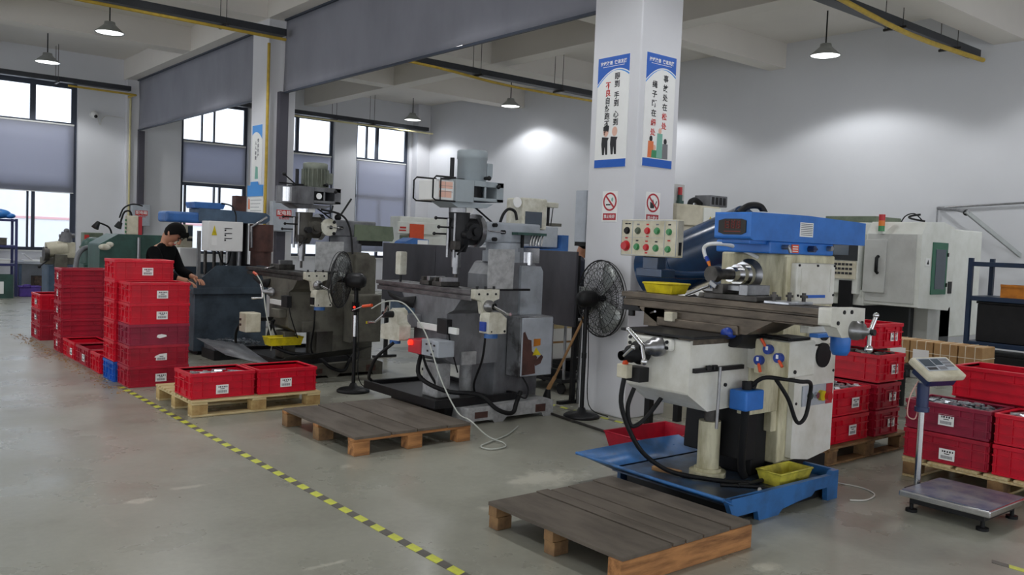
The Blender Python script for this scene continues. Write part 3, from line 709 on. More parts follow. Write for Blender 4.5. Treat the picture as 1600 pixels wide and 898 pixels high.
scrap('metal_scrap', 6.36, 6.64, 2.52, 3.0, P0+.395, 'grey metal scrap filling the dark crate behind the scale', 150, 2, 'chips', .06)
scrap('metal_parts', 6.36, 6.64, 1.9, 2.38, P0+.4, 'steel parts in the crate at the right edge of the picture', 60, 3)
scrap('dark_parts', 6.78, 7.08, 3.55, 4.08, P0+.64, 'dark metal parts heaped in the third crate of the stack', 120, 4, 'steel_dark', .05)
scrap('metal_parts', 2.62, 3.04, 7.5, 7.76, .145+.175, 'loose metal offcuts lying in the crate on the pine pallet', 40, 5, 'steel_bright', .07)
# platform scale
t = thing('platform_scale', (5.62, 2.34, 0), 'platform scale with steel pole and cream display head', 'scale')
part('platform', t, 'chrome', MB().box(5.38, 5.93, 2.07, 2.62, .095, .135), .008, 'steel weighing platform')
part('platform_top', t, mat('scale_film', '85878e', .4, metal=.4, c2='4a5478', scale=9) and 'scale_film', MB().box(5.395, 5.915, 2.085, 2.605, .135, .139))
part('frame', t, 'iron_black', MB().box(5.43, 5.88, 2.12, 2.57, .055, .093))
for x, y in ((5.44, 2.13), (5.87, 2.13), (5.44, 2.56), (5.87, 2.56)):
    part('foot', t, 'rubber', MB().cyl((x, y, 0), (x, y, .018), .035).cyl((x, y, .018), (x, y, .056), .012))
part('pole_bracket', t, 'iron_black', MB().box(5.6, 5.8, 2.6, 2.69, .06, .1)); part('pole', t, 'chrome', MB().cyl((5.7, 2.655, .08), (5.7, 2.655, .66), .021))
part('socket', t, 'knob_navy', MB().cyl((5.7, 2.655, .6), (5.7, 2.655, .79), .038).cyl((5.7, 2.655, .6), (5.7, 2.655, .63), .046), label='dark blue plastic pole socket')
Rh = Matrix.Rotation(rad(-14), 3, 'Z') @ Matrix.Rotation(rad(-58), 3, 'X')
hc = Vector((5.76, 2.6, .885))
hd = part('display_head', t, 'box_cream', MB().cb(hc, (.34, .05, .2), Rh @ Matrix.Rotation(rad(0), 3, 'X')), .014)
def on_head(u, v, d): return hc + Rh @ Vector((u, -.025-d, v))
def hq(u0, u1, v0, v1, d0, d1): return MB().add([on_head(u, v, d) for d in (d0, d1) for u, v in ((u0, v0), (u1, v0), (u1, v1), (u0, v1))], [(0, 3, 2, 1), (4, 5, 6, 7), (0, 1, 5, 4), (1, 2, 6, 5), (2, 3, 7, 6), (3, 0, 4, 7)])
part('fascia', hd, 'lightgrey_box', hq(-.14, .14, -.045, .08, 0, .002)); part('display', hd, 'screen_glass', hq(-.13, -.03, 0, .07, .002, .003)); part('display', hd, 'screen_glass', hq(-.02, .05, .01, .07, .002, .003))
for i in range(3): part('key_row', hd, 'ink_grey', hq(.06, .135, .05-.03*i, .07-.03*i, .002, .004))
part('keypad', hd, 'ink_black', hq(-.125, -.04, -.035, -.01, .002, .003)); part('keypad', hd, 'ink_grey', hq(-.02, .05, -.035, -.005, .002, .003))
part('housing', t, 'knob_navy', MB().cb(hc+Rh @ Vector((0, .05, -.01)), (.26, .06, .15), Rh), .012)
part('cord', t, 'cable_pink', MB().tube([(5.68, 2.68, .8), (5.62, 2.7, .7), (5.6, 2.7, .58), (5.66, 2.68, .55), (5.69, 2.68, .62), (5.67, 2.69, .75)], .004, 6))
# cardboard boxes tied with string on a low steel table
t = thing('low_table', (8.85, 3.95, 0), 'low dark steel table under the cardboard boxes', 'table')
part('top', t, 'iron_black', MB().box(8.5, 9.3, 3.2, 4.6, .5, .55), .006)
for x in (8.55, 9.25):
    for y in (3.25, 4.55): part('leg', t, 'iron_black', MB().box(x-.03, x+.03, y-.03, y+.03, 0, .5))
for i in range(4):
    y0 = 4.42-.235*(i+1); z = .551; x0 = 8.62
    t = thing('cardboard_box', (x0+.14, y0+.11, z), ['brown cardboard box with white label, leftmost of the tied row', 'brown cardboard box with wide white label, second in the tied row', 'plain brown tied box, third in the row behind the scale', 'brown cardboard box at the right end of the tied row'][i], 'box', 'tied cardboard boxes')
    part('carton', t, 'cardboard', MB().box(x0, x0+.28, y0, y0+.222, z, z+.235), .006)
    for k in (.3, .7): part('string', t, 'string', MB().box(x0-.003, x0+.283, y0+.222*k-.003, y0+.222*k+.003, z, z+.238))
    part('string', t, 'string', MB().box(x0-.003, x0+.283, y0-.003, y0+.225, z+.12, z+.126))
    if i < 2: part('label', t, 'paper', MB().box(x0-.0045, x0-.003, y0+.03, y0+.19, z+.03, z+.15))
# steel rack at right
def rack(name, x0, x1, y0, y1, zs, m, label, H, post=.045):
    t = thing(name, ((x0+x1)/2, (y0+y1)/2, 0), label, 'rack')
    for x in (x0, x1-post):
        for y in (y0, y1-post): part('post', t, m, MB().box(x, x+post, y, y+post, 0, H))
    for z in zs: part('shelf', t, m, MB().box(x0+.004, x1-.004, y0+.004, y1-.004, z-.05, z), .004)
    return t
rack('storage_rack', 10.0, 10.6, 2.3, 4.25, (.2, .72, 1.22, 1.6), mat('rack_navy', '182c48', .45, c2='162a42', scale=6) and 'rack_navy', 'dark blue steel storage rack against the right wall', 1.64)
for i, (y, w) in enumerate(((3.75, .34), (3.35, .36), (2.9, .4))):
    t = thing('parts_bin', (10.2, y, 1.22), ['orange parts bin at the left end of the blue rack', 'orange parts bin in the middle of the blue rack', 'orange parts bin at the right edge on the blue rack'][i], 'bin', 'orange bins')
    part('bin', t, 'orange_box', MB().box(10.06, 10.4, y-w/2, y+w/2, 1.221, 1.23).box(10.06, 10.07, y-w/2, y+w/2, 1.23, 1.36).box(10.39, 10.4, y-w/2, y+w/2, 1.23, 1.36).box(10.07, 10.39, y-w/2, y-w/2+.01, 1.23, 1.36).box(10.07, 10.39, y+w/2-.01, y+w/2, 1.23, 1.36)); part('rim', t, 'orange_box', MB().box(10.05, 10.06, y-w/2, y+w/2, 1.34, 1.365))
t = thing('drum', (10.25, 3.0, .721), 'blue drum standing on the lower shelf of the blue rack', 'drum')
part('drum', t, 'blue_rack', MB().lathe((10.25, 3.0, .722), [(0, 0), (.13, 0), (.13, .3), (.1, .35), (0, .35)])); part('cap', t, 'black', MB().cyl((10.25, 3.0, 1.07), (10.25, 3.0, 1.1), .03))
# wall bracket crane pipe
t = thing('wall_bracket', (XW, 6.2, 2.3), 'galvanised swing bracket with pipe on the right wall', 'bracket')
part('arm', t, 'steel', MB().tube([(14.72, 6.8, 2.47), (14.3, 6.3, 2.42), (14.0, 6.0, 2.36)], .03, 8, 0)); part('pipe', t, 'steel', MB().tube([(14.72, 6.78, 2.48), (14.7, 4.0, 2.62)], .016, 8, 0))
part('strut', t, 'lamp_alu', MB().cb((14.4, 5.75, 2.03), (.05, 1.2, .06), Matrix.Rotation(rad(55), 3, 'Z') @ Matrix.Rotation(rad(35), 3, 'X'))); part('joint', t, 'black', MB().ball((14.05, 6.05, 2.36), .05)); part('drop', t, 'steel', MB().cyl((14.7, 6.8, 2.47), (14.7, 6.8, 2.2), .014, n=8))

# ================================================================ STANDING FANS
def fan(x, y, zc, R_, ax, label, m_cage, m_motor, base_r, led=False):
    t = thing('standing_fan', (x, y, 0), label, 'fan', 'standing fans'); a = Vector(ax).normalized(); c = Vector((x, y, zc)) + a*.16
    part('base', t, 'iron_black', MB().lathe((x, y, 0), [(0, 0), (base_r, 0), (base_r, .018), (base_r*.85, .035), (.05, .05), (.03, .09), (0, .09)], 28)); part('pole', t, 'black', MB().cyl((x, y, .05), (x, y, zc-.06), .02))
    part('pole_collar', t, 'chrome' if led else 'black', MB().cyl((x, y, zc*.5), (x, y, zc*.5+.22 if led else zc*.5+.05), .024))
    part('tilt_joint', t, 'black', MB().box(x-.035, x+.035, y-.035, y+.035, zc-.1, zc-.02), .006)
    part('motor', t, m_motor, MB().lathe(Vector((x, y, zc))-a*.1, [(0, 0), (.055, .01), (.078, .05), (.08, .16), (.06, .2), (.03, .22), (0, .22)], 20, a))
    q = a.orthogonal().normalized(); q = (Vector((0, 0, 1))-a*a.z).normalized(); w = a.cross(q)
    rim = MB(); P = lambda ang, r, h: c + a*h + (q*cos(ang)+w*sin(ang))*r
    rim.tube([P(2*pi*i/40, R_, 0) for i in range(40)], .007, 6, 0, True).tube([P(2*pi*i/36, R_*.99, .035) for i in range(36)], .004, 5, 0, True); part('cage_rim', t, m_cage, rim)
    for s, nm in ((.085, 'front_grille'), (-.065, 'rear_grille')):
        g = MB(); prof = lambda u: s*(1-u**3)
        for i in range(36):
            an = 2*pi*i/36; tw = .55 if i % 1 == 0 else 0
            g.tube([P(an+tw*(1-u), R_*u, prof(u)) for u in (.16, .4, .65, .85, 1)], .0016, 4, 0)
        for i in range(36):
            an = 2*pi*i/36; g.tube([P(an-.55*(1-u), R_*u, prof(u)) for u in (.16, .4, .65, .85, 1)], .0016, 4, 0)
        for u in (.16, .5, .8): g.tube([P(2*pi*i/28, R_*u, prof(u)) for i in range(28)], .0025, 4, 0, True)
        part(nm, t, m_cage, g)
    part('hub', t, 'black', MB().cyl(c-a*.03, c+a*.05, .03))
    for k in range(3):
        b0 = 2*pi*k/3+.4; rows = []
        for u in (.1, .35, .65, .93):
            rows.append([P(b0+d*(.55 if u < .9 else .42), R_*u, .012-d*.03) for d in (-1, -.5, 0, .5, 1)])
        part('blade', t, 'lamp_alu', MB().sheet(rows, a*.003))
    part('cord', t, 'rubber', MB().tube([(x+.01, y-.02, zc-.1), (x+.03, y-.03, zc*.5), (x+.04, y-.05, .12), (x+.2, y-.15, .012)], .005, 6))
    if led: part('lamp', t, 'led_red', MB().ball((x-.03, y-.025, zc-.27), .012)); part('switch_box', t, 'black', MB().box(x-.03, x+.03, y-.025, y+.03, zc-.32, zc-.22))
    return t
fan(5.62, 5.78, 1.11, .36, (.99, -.14, .02), 'tall black standing fan with wire cage beside the near column', 'iron_black', 'black', .17)
fan(4.38, 7.9, 1.15, .29, (-.66, .75, .03), 'dark standing fan with a red lamp between the two turret mills', 'iron_black', 'iron_black', .17, True)

# ================================================================ HORIZONTAL MILL (cream and blue), front facing -x
t = thing('milling_machine', (4.9, 3.5, 0), 'cream and blue knee milling machine on a blue drip tray, nearest machine', 'milling machine')
mill = t
# drip tray: blue floor, low near skirt, flared front and far lips
part('tray_floor', t, 'oil_floor', MB().box(4.2, 5.28, 3.02, 4.0, .10, .125))
part('tray_skirt', t, 'tray_blue', MB().prism([(4.16, .06), (4.40, .06), (4.42, 0), (4.62, 0), (4.66, .03), (4.82, .05), (4.98, .06), (5.02, .09), (5.16, .09), (5.17, .0), (5.29, 0), (5.29, .19), (5.22, .19), (5.2, .165), (4.1, .17)], 2.985, 3.02, 'y'), .003, 'bright blue base skirt')
part('tray_skirt', t, 'tray_blue', MB().box(5.27, 5.3, 3.02, 3.24, .0, .19), .003); part('tray_skirt', t, 'tray_blue', MB().box(4.25, 5.2, 3.97, 4.0, .0, .125), .003)
part('front_lip', t, 'tray_blue', MB().sheet([[(4.22, 3.0, .10), (4.22, 3.5, .10), (4.22, 4.0, .10)], [(4.02, 2.95, .19), (4.0, 3.5, .195), (4.02, 4.16, .2)]], (-.006, 0, .012)).tube([(4.015, 2.95, .197), (3.995, 3.5, .203), (4.015, 4.16, .207)], .011, 8, 2))
part('far_lip', t, 'tray_blue', MB().sheet([[(4.22, 3.99, .10), (4.7, 3.99, .10), (5.2, 3.99, .10)], [(4.02, 4.16, .2), (4.7, 4.16, .21), (5.05, 4.14, .21)]], (0, .006, .012)))
part('near_lip', t, 'tray_blue', MB().sheet([[(4.22, 3.01, .11), (5.2, 3.01, .13)], [(4.02, 2.955, .19), (4.12, 2.985, .175)]], (0, -.004, .01)))
part('foundation', t, 'iron_black', MB().box(4.28, 5.25, 3.06, 3.94, 0, .10).box(5.0, 5.62, 3.28, 3.86, 0, .2), .006)
# column
col = part('column', t, 'mill_cream', MB().box(5.0, 5.6, 3.28, 3.80, .2, 1.6).box(4.98, 5.06, 3.36, 3.72, .2, 1.2), .012)
part('way', col, 'steel_dark', MB().box(4.955, 4.985, 3.38, 3.46, .5, 1.2).box(4.955, 4.985, 3.62, 3.70, .5, 1.2))
part('front_strip', col, 'mill_cream', MB().box(4.94, 5.0, 3.285, 3.35, .42, .78).box(5.0, 5.06, 3.27, 3.3, .2, 1.58), .006)
lp = part('lower_panel', t, 'mill_white', MB().prism([(5.11, .23), (5.32, .2), (5.6, .24), (5.6, .98), (5.11, .98)], 3.235, 3.278, 'y'), .008)
part('screw', lp, 'iron_black', MB().cyl((5.14, 3.23, .6), (5.14, 3.24, .6), .01, n=8).cyl((5.58, 3.23, .8), (5.58, 3.24, .8), .01, n=8))
sp = part('switch_plate', t, 'lightgrey_box', MB().box(5.2, 5.56, 3.222, 3.236, .575, .715), .004)
part('warning_field', sp, 'sign_red', MB().box(5.48, 5.56, 3.219, 3.223, .575, .715)); part('knob', sp, 'button_red', MB().cyl((5.455, 3.222, .635), (5.455, 3.17, .635), .032)); part('knob_ring', sp, 'yellow_plastic', MB().cyl((5.41, 3.222, .64), (5.41, 3.195, .64), .036))
part('selector', sp, 'chrome', MB().cyl((5.35, 3.222, .645), (5.35, 3.2, .645), .022)); part('selector', sp, 'green_paint', MB().cyl((5.275, 3.222, .647), (5.275, 3.205, .647), .025))
fp = part('vent_plate', t, 'mill_white', MB().box(5.29, 5.58, 3.24, 3.28, .99, 1.16), .006)
part('vent', fp, 'rubber', MB().cyl((5.43, 3.245, .915), (5.43, 3.22, .915), .085).cyl((5.44, 3.245, 1.07), (5.44, 3.225, 1.07), .055))
up = part('upper_panel', t, 'mill_white', MB().box(5.05, 5.52, 3.225, 3.28, 1.265, 1.545), .012)
part('nameplate', up, 'ink_blue', MB().prism([(5.14, 1.312), (5.4, 1.312), (5.4, 1.332), (5.16, 1.332)], 3.222, 3.225, 'y'))
for x, z in ((5.07, 1.53), (5.5, 1.53), (5.07, 1.33), (5.5, 1.33), (5.29, 1.53)): part('screw', up, 'iron_black', MB().cyl((x, 3.226, z), (x, 3.216, z), .008, n=8))
part('plate_frame', up, 'mill_white', MB().box(5.1, 5.46, 3.221, 3.226, 1.505, 1.51).box(5.1, 5.105, 3.221, 3.226, 1.35, 1.505).box(5.455, 5.46, 3.221, 3.226, 1.35, 1.505))
# blue overarm
neck = part('arm_neck', t, 'mill_blue', MB().box(4.80, 5.56, 3.272, 3.7, 1.6, 1.682), .01)
part('clamp_bolt', neck, 'steel', MB().cyl((4.94, 3.272, 1.645), (4.94, 3.22, 1.645), .016).cyl((4.94, 3.225, 1.645), (4.95, 3.215, 1.61), .012).cyl((5.48, 3.272, 1.65), (5.48, 3.235, 1.65), .018)); part('clamp_bolt', neck, 'knob_navy', MB().cyl((5.25, 3.272, 1.64), (5.25, 3.225, 1.64), .022).cyl((5.23, 3.23, 1.64), (5.28, 3.23, 1.64), .008))
part('sign', neck, 'orange', MB().box(5.04, 5.12, 3.267, 3.272, 1.61, 1.665), label='small orange sign')
for i in range(3): part('sign_print', neck, 'ink_white', MB().box(5.05, 5.11, 3.2655, 3.2672, 1.618+.015*i, 1.624+.015*i))
arm = part('overarm', t, 'mill_blue', MB().prism([(4.57, 1.69), (4.6, 1.68), (5.95, 1.683), (5.95, 1.845), (5.2, 1.862), (4.57, 1.855)], 3.26, 3.54, 'y'), .012, 'blue overarm')
part('nose_bracket', arm, 'mill_blue', MB().box(4.62, 4.85, 3.3, 3.52, 1.655, 1.69), .008)
pl = part('nameplate', arm, 'plate_dark', MB().prism([(3.295, 1.725), (3.33, 1.712), (3.46, 1.712), (3.505, 1.725), (3.505, 1.8), (3.46, 1.812), (3.33, 1.812), (3.295, 1.8)], 4.563, 4.571, 'x'), .003)
for y, w_, h_ in ((3.435, .04, .05), (3.39, .03, .055), (3.35, .03, .05)):
    for k in range(3): part('character', pl, 'ink_maroon', MB().box(4.561, 4.5635, y-w_/2, y+w_/2, 1.752+k*.018, 1.758+k*.018))
    for k in (-1, 1): part('character', pl, 'ink_maroon', MB().box(4.561, 4.5635, y+k*w_*.38-.004, y+k*w_*.38+.004, 1.75, 1.75+h_))
part('lettering', pl, 'ink_maroon', MB().box(4.561, 4.5635, 3.33, 3.46, 1.728, 1.735))
pg = part('spec_plate', arm, 'paper', MB().box(5.11, 5.265, 3.257, 3.26, 1.72, 1.815))
for k in range(7): part('text_line', pg, 'ink_grey', MB().box(5.12, 5.255, 3.2555, 3.2572, 1.73+.012*k, 1.735+.012*k))
part('hose', arm, 'rubber', MB().tube([(4.65, 3.42, 1.85), (4.72, 3.4, 1.9), (4.82, 3.38, 1.905), (4.86, 3.36, 1.85)], .022, 10)); part('strip', arm, 'white', MB().box(4.75, 5.15, 3.3, 3.34, 1.858, 1.866))
# spindle
spd = part('spindle_flange', t, 'steel', MB().lathe((5.05, 3.56, 1.45), [(.13, 0), (.13, -.03), (.11, -.045), (.11, -.06), (0, -.06)], 28, 'x'), label='round spindle flange')
part('spindle', spd, 'chrome', MB().cyl((5.0, 3.56, 1.45), (4.86, 3.56, 1.45), .07).cyl((4.86, 3.56, 1.45), (4.78, 3.56, 1.45), .05).cyl((4.96, 3.56, 1.45), (4.92, 3.56, 1.45), .085)); part('cutter', spd, 'steel_dark', MB().cyl((4.78, 3.56, 1.45), (4.62, 3.56, 1.45), .036).cyl((4.64, 3.56, 1.45), (4.58, 3.56, 1.45), .055, n=12))
part('guard', t, 'mill_cream', MB().box(4.97, 5.05, 3.33, 3.78, 1.28, 1.33).box(5.02, 5.05, 3.3, 3.4, 1.3, 1.6), .006)
# knee
kn = part('knee', t, 'mill_white', MB().prism([(4.07, .735), (4.26, .62), (4.96, .64), (4.96, 1.06), (4.07, 1.06)], 3.285, 3.785, 'y'), .012, 'white knee casting')
part('knee_top', t, 'iron_black', MB().box(4.04, 4.6, 3.24, 3.83, 1.072, 1.09), .004, 'black rubber sheet on the knee'); part('way', kn, 'table_iron', MB().box(4.09, 4.95, 3.28, 3.4, 1.035, 1.07).box(4.09, 4.95, 3.67, 3.8, 1.035, 1.07), .004)
part('trip_bar', kn, 'iron_black', MB().box(4.1, 4.58, 3.262, 3.288, .868, .895)); part('trip_dog', kn, 'iron_black', MB().box(4.2, 4.24, 3.25, 3.27, .88, .91).box(4.26, 4.3, 3.25, 3.27, .88, .91), .004); part('push_rod', kn, 'steel', MB().cyl((4.3, 3.235, .9), (4.3, 3.24, .52), .01, n=10))
part('plug', kn, 'iron_black', MB().cyl((4.42, 3.29, .775), (4.42, 3.275, .775), .012, n=10))
bp = part('bearing_plate', t, 'mill_white', MB().box(4.03, 4.072, 3.4, 3.765, .985, 1.06), .016)
for y in (3.43, 3.73):
    for z in (1.005, 1.04): part('bolt', bp, 'iron_black', MB().cyl((4.032, y, z), (4.02, y, z), .011, n=8))
hw = part('cross_handwheel', t, 'steel', MB().lathe((4.04, 3.5, 1.005), [(.06, 0), (.06, -.04), (.045, -.05), (.045, -.09), (.025, -.1), (.025, -.16)], 22, 'x'), label='graduated cross-feed dial')
part('crank', hw, 'chrome', MB().cyl((3.885, 3.5, 1.02), (3.875, 3.6, 1.1), .013).cyl((3.885, 3.5, 1.02), (3.875, 3.47, .93), .012).ball((3.875, 3.47, .925), .022).ball((3.875, 3.61, 1.105), .016))
ev = part('lift_shaft', t, 'rubber', MB().lathe((4.06, 3.645, .955), [(.065, 0), (.075, -.05), (.05, -.06), (.055, -.12), (.035, -.13), (.03, -.2)], 20, Vector((1, -.0, .08))), label='black elevating shaft'); part('crank', ev, 'chrome', MB().cyl((3.87, 3.63, .94), (3.86, 3.55, 1.0), .011).ball((3.86, 3.55, 1.0), .016))
jb = part('junction_box', t, 'box_cream', MB().box(3.93, 3.985, 3.66, 3.745, .79, .875), .006); part('back_plate', jb, 'iron_black', MB().box(3.985, 4.07, 3.6, 3.72, .77, .86)); part('cable_gland', jb, 'orange', MB().cyl((3.955, 3.7, .875), (3.955, 3.68, .91), .018))
part('hose', t, 'rubber', MB().tube([(3.955, 3.7, .79), (3.955, 3.71, .6), (4.06, 3.65, .35), (4.25, 3.6, .2), (4.4, 3.5, .15), (4.55, 3.3, .14), (4.62, 3.2, .15)], .015, 8)); part('hose', t, 'rubber', MB().tube([(4.2, 3.6, .66), (4.12, 3.66, .52), (4.03, 3.69, .48), (4.0, 3.7, .6), (4.04, 3.69, .72)], .014, 8))
cy = part('lift_column', t, 'mill_cream', MB().cyl((4.6, 3.52, .14), (4.6, 3.52, .49), .072), label='cream lifting screw column'); part('foot_flange', cy, 'mill_cream', MB().cyl((4.6, 3.52, .126), (4.6, 3.52, .16), .12).cyl((4.6, 3.52, .16), (4.6, 3.52, .18), .09)); part('screw', cy, 'steel_dark', MB().cyl((4.6, 3.52, .49), (4.6, 3.52, .66), .04))
part('bellows', t, 'rubber', MB().cb((4.75, 3.55, .42), (.12, .5, .34), Matrix.Rotation(.05, 3, 'Y')).box(4.82, 4.98, 3.34, 3.74, .13, .64), .01)
# saddle and table
part('saddle', t, 'table_iron', MB().prism([(2.95, 1.205), (4.05, 1.205), (3.85, 1.1), (3.15, 1.1)], 4.42, 4.74, 'x').box(4.4, 4.8, 3.2, 3.85, 1.09, 1.15), .008)
part('trip_block', t, 'box_cream', MB().box(4.37, 4.44, 3.69, 3.76, 1.13, 1.19), .006); part('clamp_lever', t, 'chrome', MB().cyl((4.4, 3.9, 1.17), (4.36, 3.83, 1.185), .008, n=8)); part('stop_bracket', t, 'table_iron', MB().box(4.42, 4.5, 3.8, 3.98, 1.08, 1.2))
part('blue_knob', t, 'plastic_blue', MB().lathe((4.44, 3.265, 1.1), [(0, -.075), (.03, -.075), (.036, -.04), (.036, 0)], 18, 'x')); part('gear_case', t, 'iron_black', MB().cyl((4.44, 3.26, 1.08), (4.7, 3.27, 1.07), .07, .085), label='dark oily gear case')
tb = part('table', t, 'table_iron', MB().box(4.4, 4.72, 2.66, 4.18, 1.265, 1.30).box(4.415, 4.705, 2.66, 4.17, 1.205, 1.25).box(4.43, 4.69, 2.66, 4.17, 1.25, 1.265).box(4.42, 4.7, 2.7, 3.98, 1.195, 1.205), .003, 'brown oily work table')
part('slot', tb, 'iron_black', MB().box(4.47, 4.485, 2.66, 4.18, 1.297, 1.302).box(4.553, 4.567, 2.66, 4.18, 1.297, 1.302).box(4.635, 4.65, 2.66, 4.18, 1.297, 1.302))
part('end_stop', tb, 'iron_black', MB().box(4.42, 4.66, 4.02, 4.18, 1.17, 1.205).cyl((4.45, 4.12, 1.17), (4.45, 4.12, 1.13), .024))
be = part('end_bracket', t, 'mill_white', MB().prism([(4.4, 1.31), (4.76, 1.305), (4.76, 1.205), (4.66, 1.195), (4.6, 1.14), (4.52, 1.14), (4.46, 1.2), (4.4, 1.21)], 2.58, 2.66, 'y'), .014, 'white table end bracket')
for x, z in ((4.53, 1.285), (4.61, 1.285), (4.47, 1.225), (4.73, 1.22)): part('bolt', be, 'iron_black', MB().cyl((x, 2.582, z), (x, 2.574, z), .012, n=8))
hb = part('table_handwheel', t, 'steel', MB().lathe((4.64, 2.58, 1.18), [(.055, 0), (.055, -.03), (.046, -.04), (.046, -.06), (.024, -.065), (.022, -.11)], 22, 'y')); part('crank', hb, 'chrome', MB().cyl((4.64, 2.48, 1.18), (4.68, 2.47, 1.27), .012).cyl((4.64, 2.48, 1.18), (4.62, 2.47, 1.09), .012).ball((4.68, 2.47, 1.275), .017).ball((4.62, 2.47, 1.085), .024)); part('hub', hb, 'iron_black', MB().cyl((4.64, 2.5, 1.18), (4.64, 2.45, 1.18), .018))
fm = part('feed_motor', t, 'mill_blue', MB().lathe((5.0, 2.86, .985), [(0, 0), (.045, 0), (.06, .03), (.062, .14), (.05, .16), (0, .16)], 18), label='blue feed motor'); part('motor_flange', fm, 'mill_blue', MB().box(4.74, 4.96, 2.86, 2.92, 1.1, 1.125), .004); part('bracket', fm, 'mill_white', MB().box(4.7, 4.98, 2.9, 2.96, 1.125, 1.19), .004)
# feed box with blue knobs on the column's front corner
cb_ = part('feed_box', t, 'mill_white', MB().box(4.6, 4.88, 2.955, 3.2, .85, 1.07), .01); fp2 = part('feed_plate', cb_, 'mill_cream', MB().box(4.588, 4.602, 2.96, 3.195, .853, 1.067), .003); part('mount', cb_, 'mill_white', MB().box(4.64, 4.85, 3.2, 3.29, .87, 1.05))
for y, z, dy, dz in ((3.087, 1.012, .03, .045), (3.012, .969, -.03, -.035), (3.15, .938, -.02, -.05)):
    k = part('knob', cb_, 'plastic_blue', MB().cyl((4.589, y, z), (4.555, y, z), .03)); part('pointer', k, 'orange', MB().cyl((4.557, y+dy*.4, z+dz*.4), (4.55, y+dy*1.4, z+dz*1.4), .010, n=8)); part('mark', k, 'ink_white', MB().box(4.552, 4.556, y-.008, y+.008, z-.004, z+.02))
part('black_tray', cb_, 'rubber', MB().box(4.64, 4.86, 2.98, 3.15, 1.071, 1.09), .006); part('bar', cb_, 'rubber', MB().cyl((4.61, 2.97, 1.085), (4.62, 3.19, 1.09), .010)); part('bolt', cb_, 'iron_black', MB().cyl((4.66, 2.957, .885), (4.66, 2.947, .885), .012, n=10))
part('cable', t, 'rubber', MB().tube([(4.56, 3.2, .76), (4.58, 3.12, .83), (4.64, 3.02, .835), (4.74, 2.96, .82), (4.88, 2.98, .8), (4.92, 3.0, .72), (4.88, 3.0, .58), (4.82, 3.02, .55), (4.74, 3.04, .7), (4.66, 3.08, .82)], .013, 8))
bb = part('terminal_box', t, 'mill_blue', MB().box(4.45, 4.635, 3.14, 3.27, .625, .75), .01, 'bright blue terminal box'); part('gland', bb, 'rubber', MB().cyl((4.53, 3.2, .75), (4.53, 3.2, .8), .03).cyl((4.58, 3.2, .75), (4.6, 3.2, .79), .025)); part('conduit', bb, 'rubber', MB().tube([(4.56, 3.22, .63), (4.6, 3.26, .4), (4.66, 3.3, .22), (4.7, 3.3, .15)], .026, 8))
part('guard_block', t, 'mill_cream', MB().box(4.66, 4.98, 3.27, 3.36, .56, .92), .006)
# pendant control panel on its arm
pa = part('control_panel', t, 'box_cream', MB().box(4.6, 4.67, 3.875, 4.4, 1.545, 1.805), .006, 'cream push-button control panel')
part('trim', pa, 'lightgrey_box', MB().box(4.596, 4.6, 3.88, 4.395, 1.55, 1.553).box(4.596, 4.6, 3.88, 4.395, 1.797, 1.8).box(4.596, 4.6, 3.88, 3.883, 1.55, 1.8).box(4.596, 4.6, 4.392, 4.395, 1.55, 1.8).box(4.596, 4.6, 4.285, 4.288, 1.56, 1.79).box(4.596, 4.6, 3.985, 3.988, 1.56, 1.79).box(4.596, 4.6, 4.0, 4.39, 1.677, 1.679))
B = lambda y, z, m, r=.02, d=.018: part('button', pa, m, MB().cyl((4.6, y, z), (4.6-d, y, z), r, r*.9, 16).cyl((4.6, y, z), (4.594, y, z), r*1.25, n=16))
B(4.34, 1.725, 'black', .021); B(4.235, 1.725, 'green_olive'); B(4.145, 1.725, 'button_red'); B(4.055, 1.725, 'button_green'); B(3.945, 1.72, 'button_green', .019)
B(4.345, 1.615, 'button_red', .031, .03); B(4.24, 1.61, 'button_green'); B(4.15, 1.608, 'button_red'); B(4.06, 1.605, 'button_green'); B(3.95, 1.6, 'button_green', .019)
for y, z, m in ((4.235, 1.77, 'ink_grey'), (4.145, 1.77, 'ink_red'), (4.055, 1.77, 'ink_grey'), (4.345, 1.672, 'ink_red'), (4.24, 1.655, 'ink_black'), (4.15, 1.652, 'ink_red'), (4.06, 1.65, 'ink_black'), (3.945, 1.66, 'ink_red'), (3.945, 1.77, 'ink_black'), (4.145, 1.686, 'ink_red'), (4.15, 1.57, 'ink_red'), (4.35, 1.775, 'ink_black'), (4.32, 1.775, 'ink_black')):
    part('print', pa, m, MB().box(4.5985, 4.6, y-.012, y+.012, z-.005, z+.005))
part('side_slot', pa, 'black', MB().box(4.62, 4.65, 3.873, 3.876, 1.56, 1.65)); part('panel_mount', pa, 'blue_dark', MB().box(4.62, 4.72, 4.06, 4.2, 1.44, 1.545).box(4.6, 4.75, 4.0, 4.24, 1.40, 1.46), .008); part('panel_arm', pa, 'blue_dark', MB().tube([(4.68, 4.12, 1.45), (4.85, 4.0, 1.42), (5.1, 3.75, 1.45)], .03, 10))
# flexible coolant nozzle
fl = part('coolant_hose', t, 'white', MB().tube([(5.0, 3.5, 1.57), (4.8, 3.56, 1.64), (4.7, 3.65, 1.65), (4.7, 3.72, 1.62), (4.7, 3.70, 1.55)], .013, 8)); part('joint', fl, 'plastic_blue', MB().cyl((4.7, 3.7, 1.56), (4.7, 3.68, 1.53), .014)); part('nozzle', fl, 'stack_amber', MB().cyl((4.7, 3.68, 1.53), (4.7, 3.66, 1.49), .013, .006))

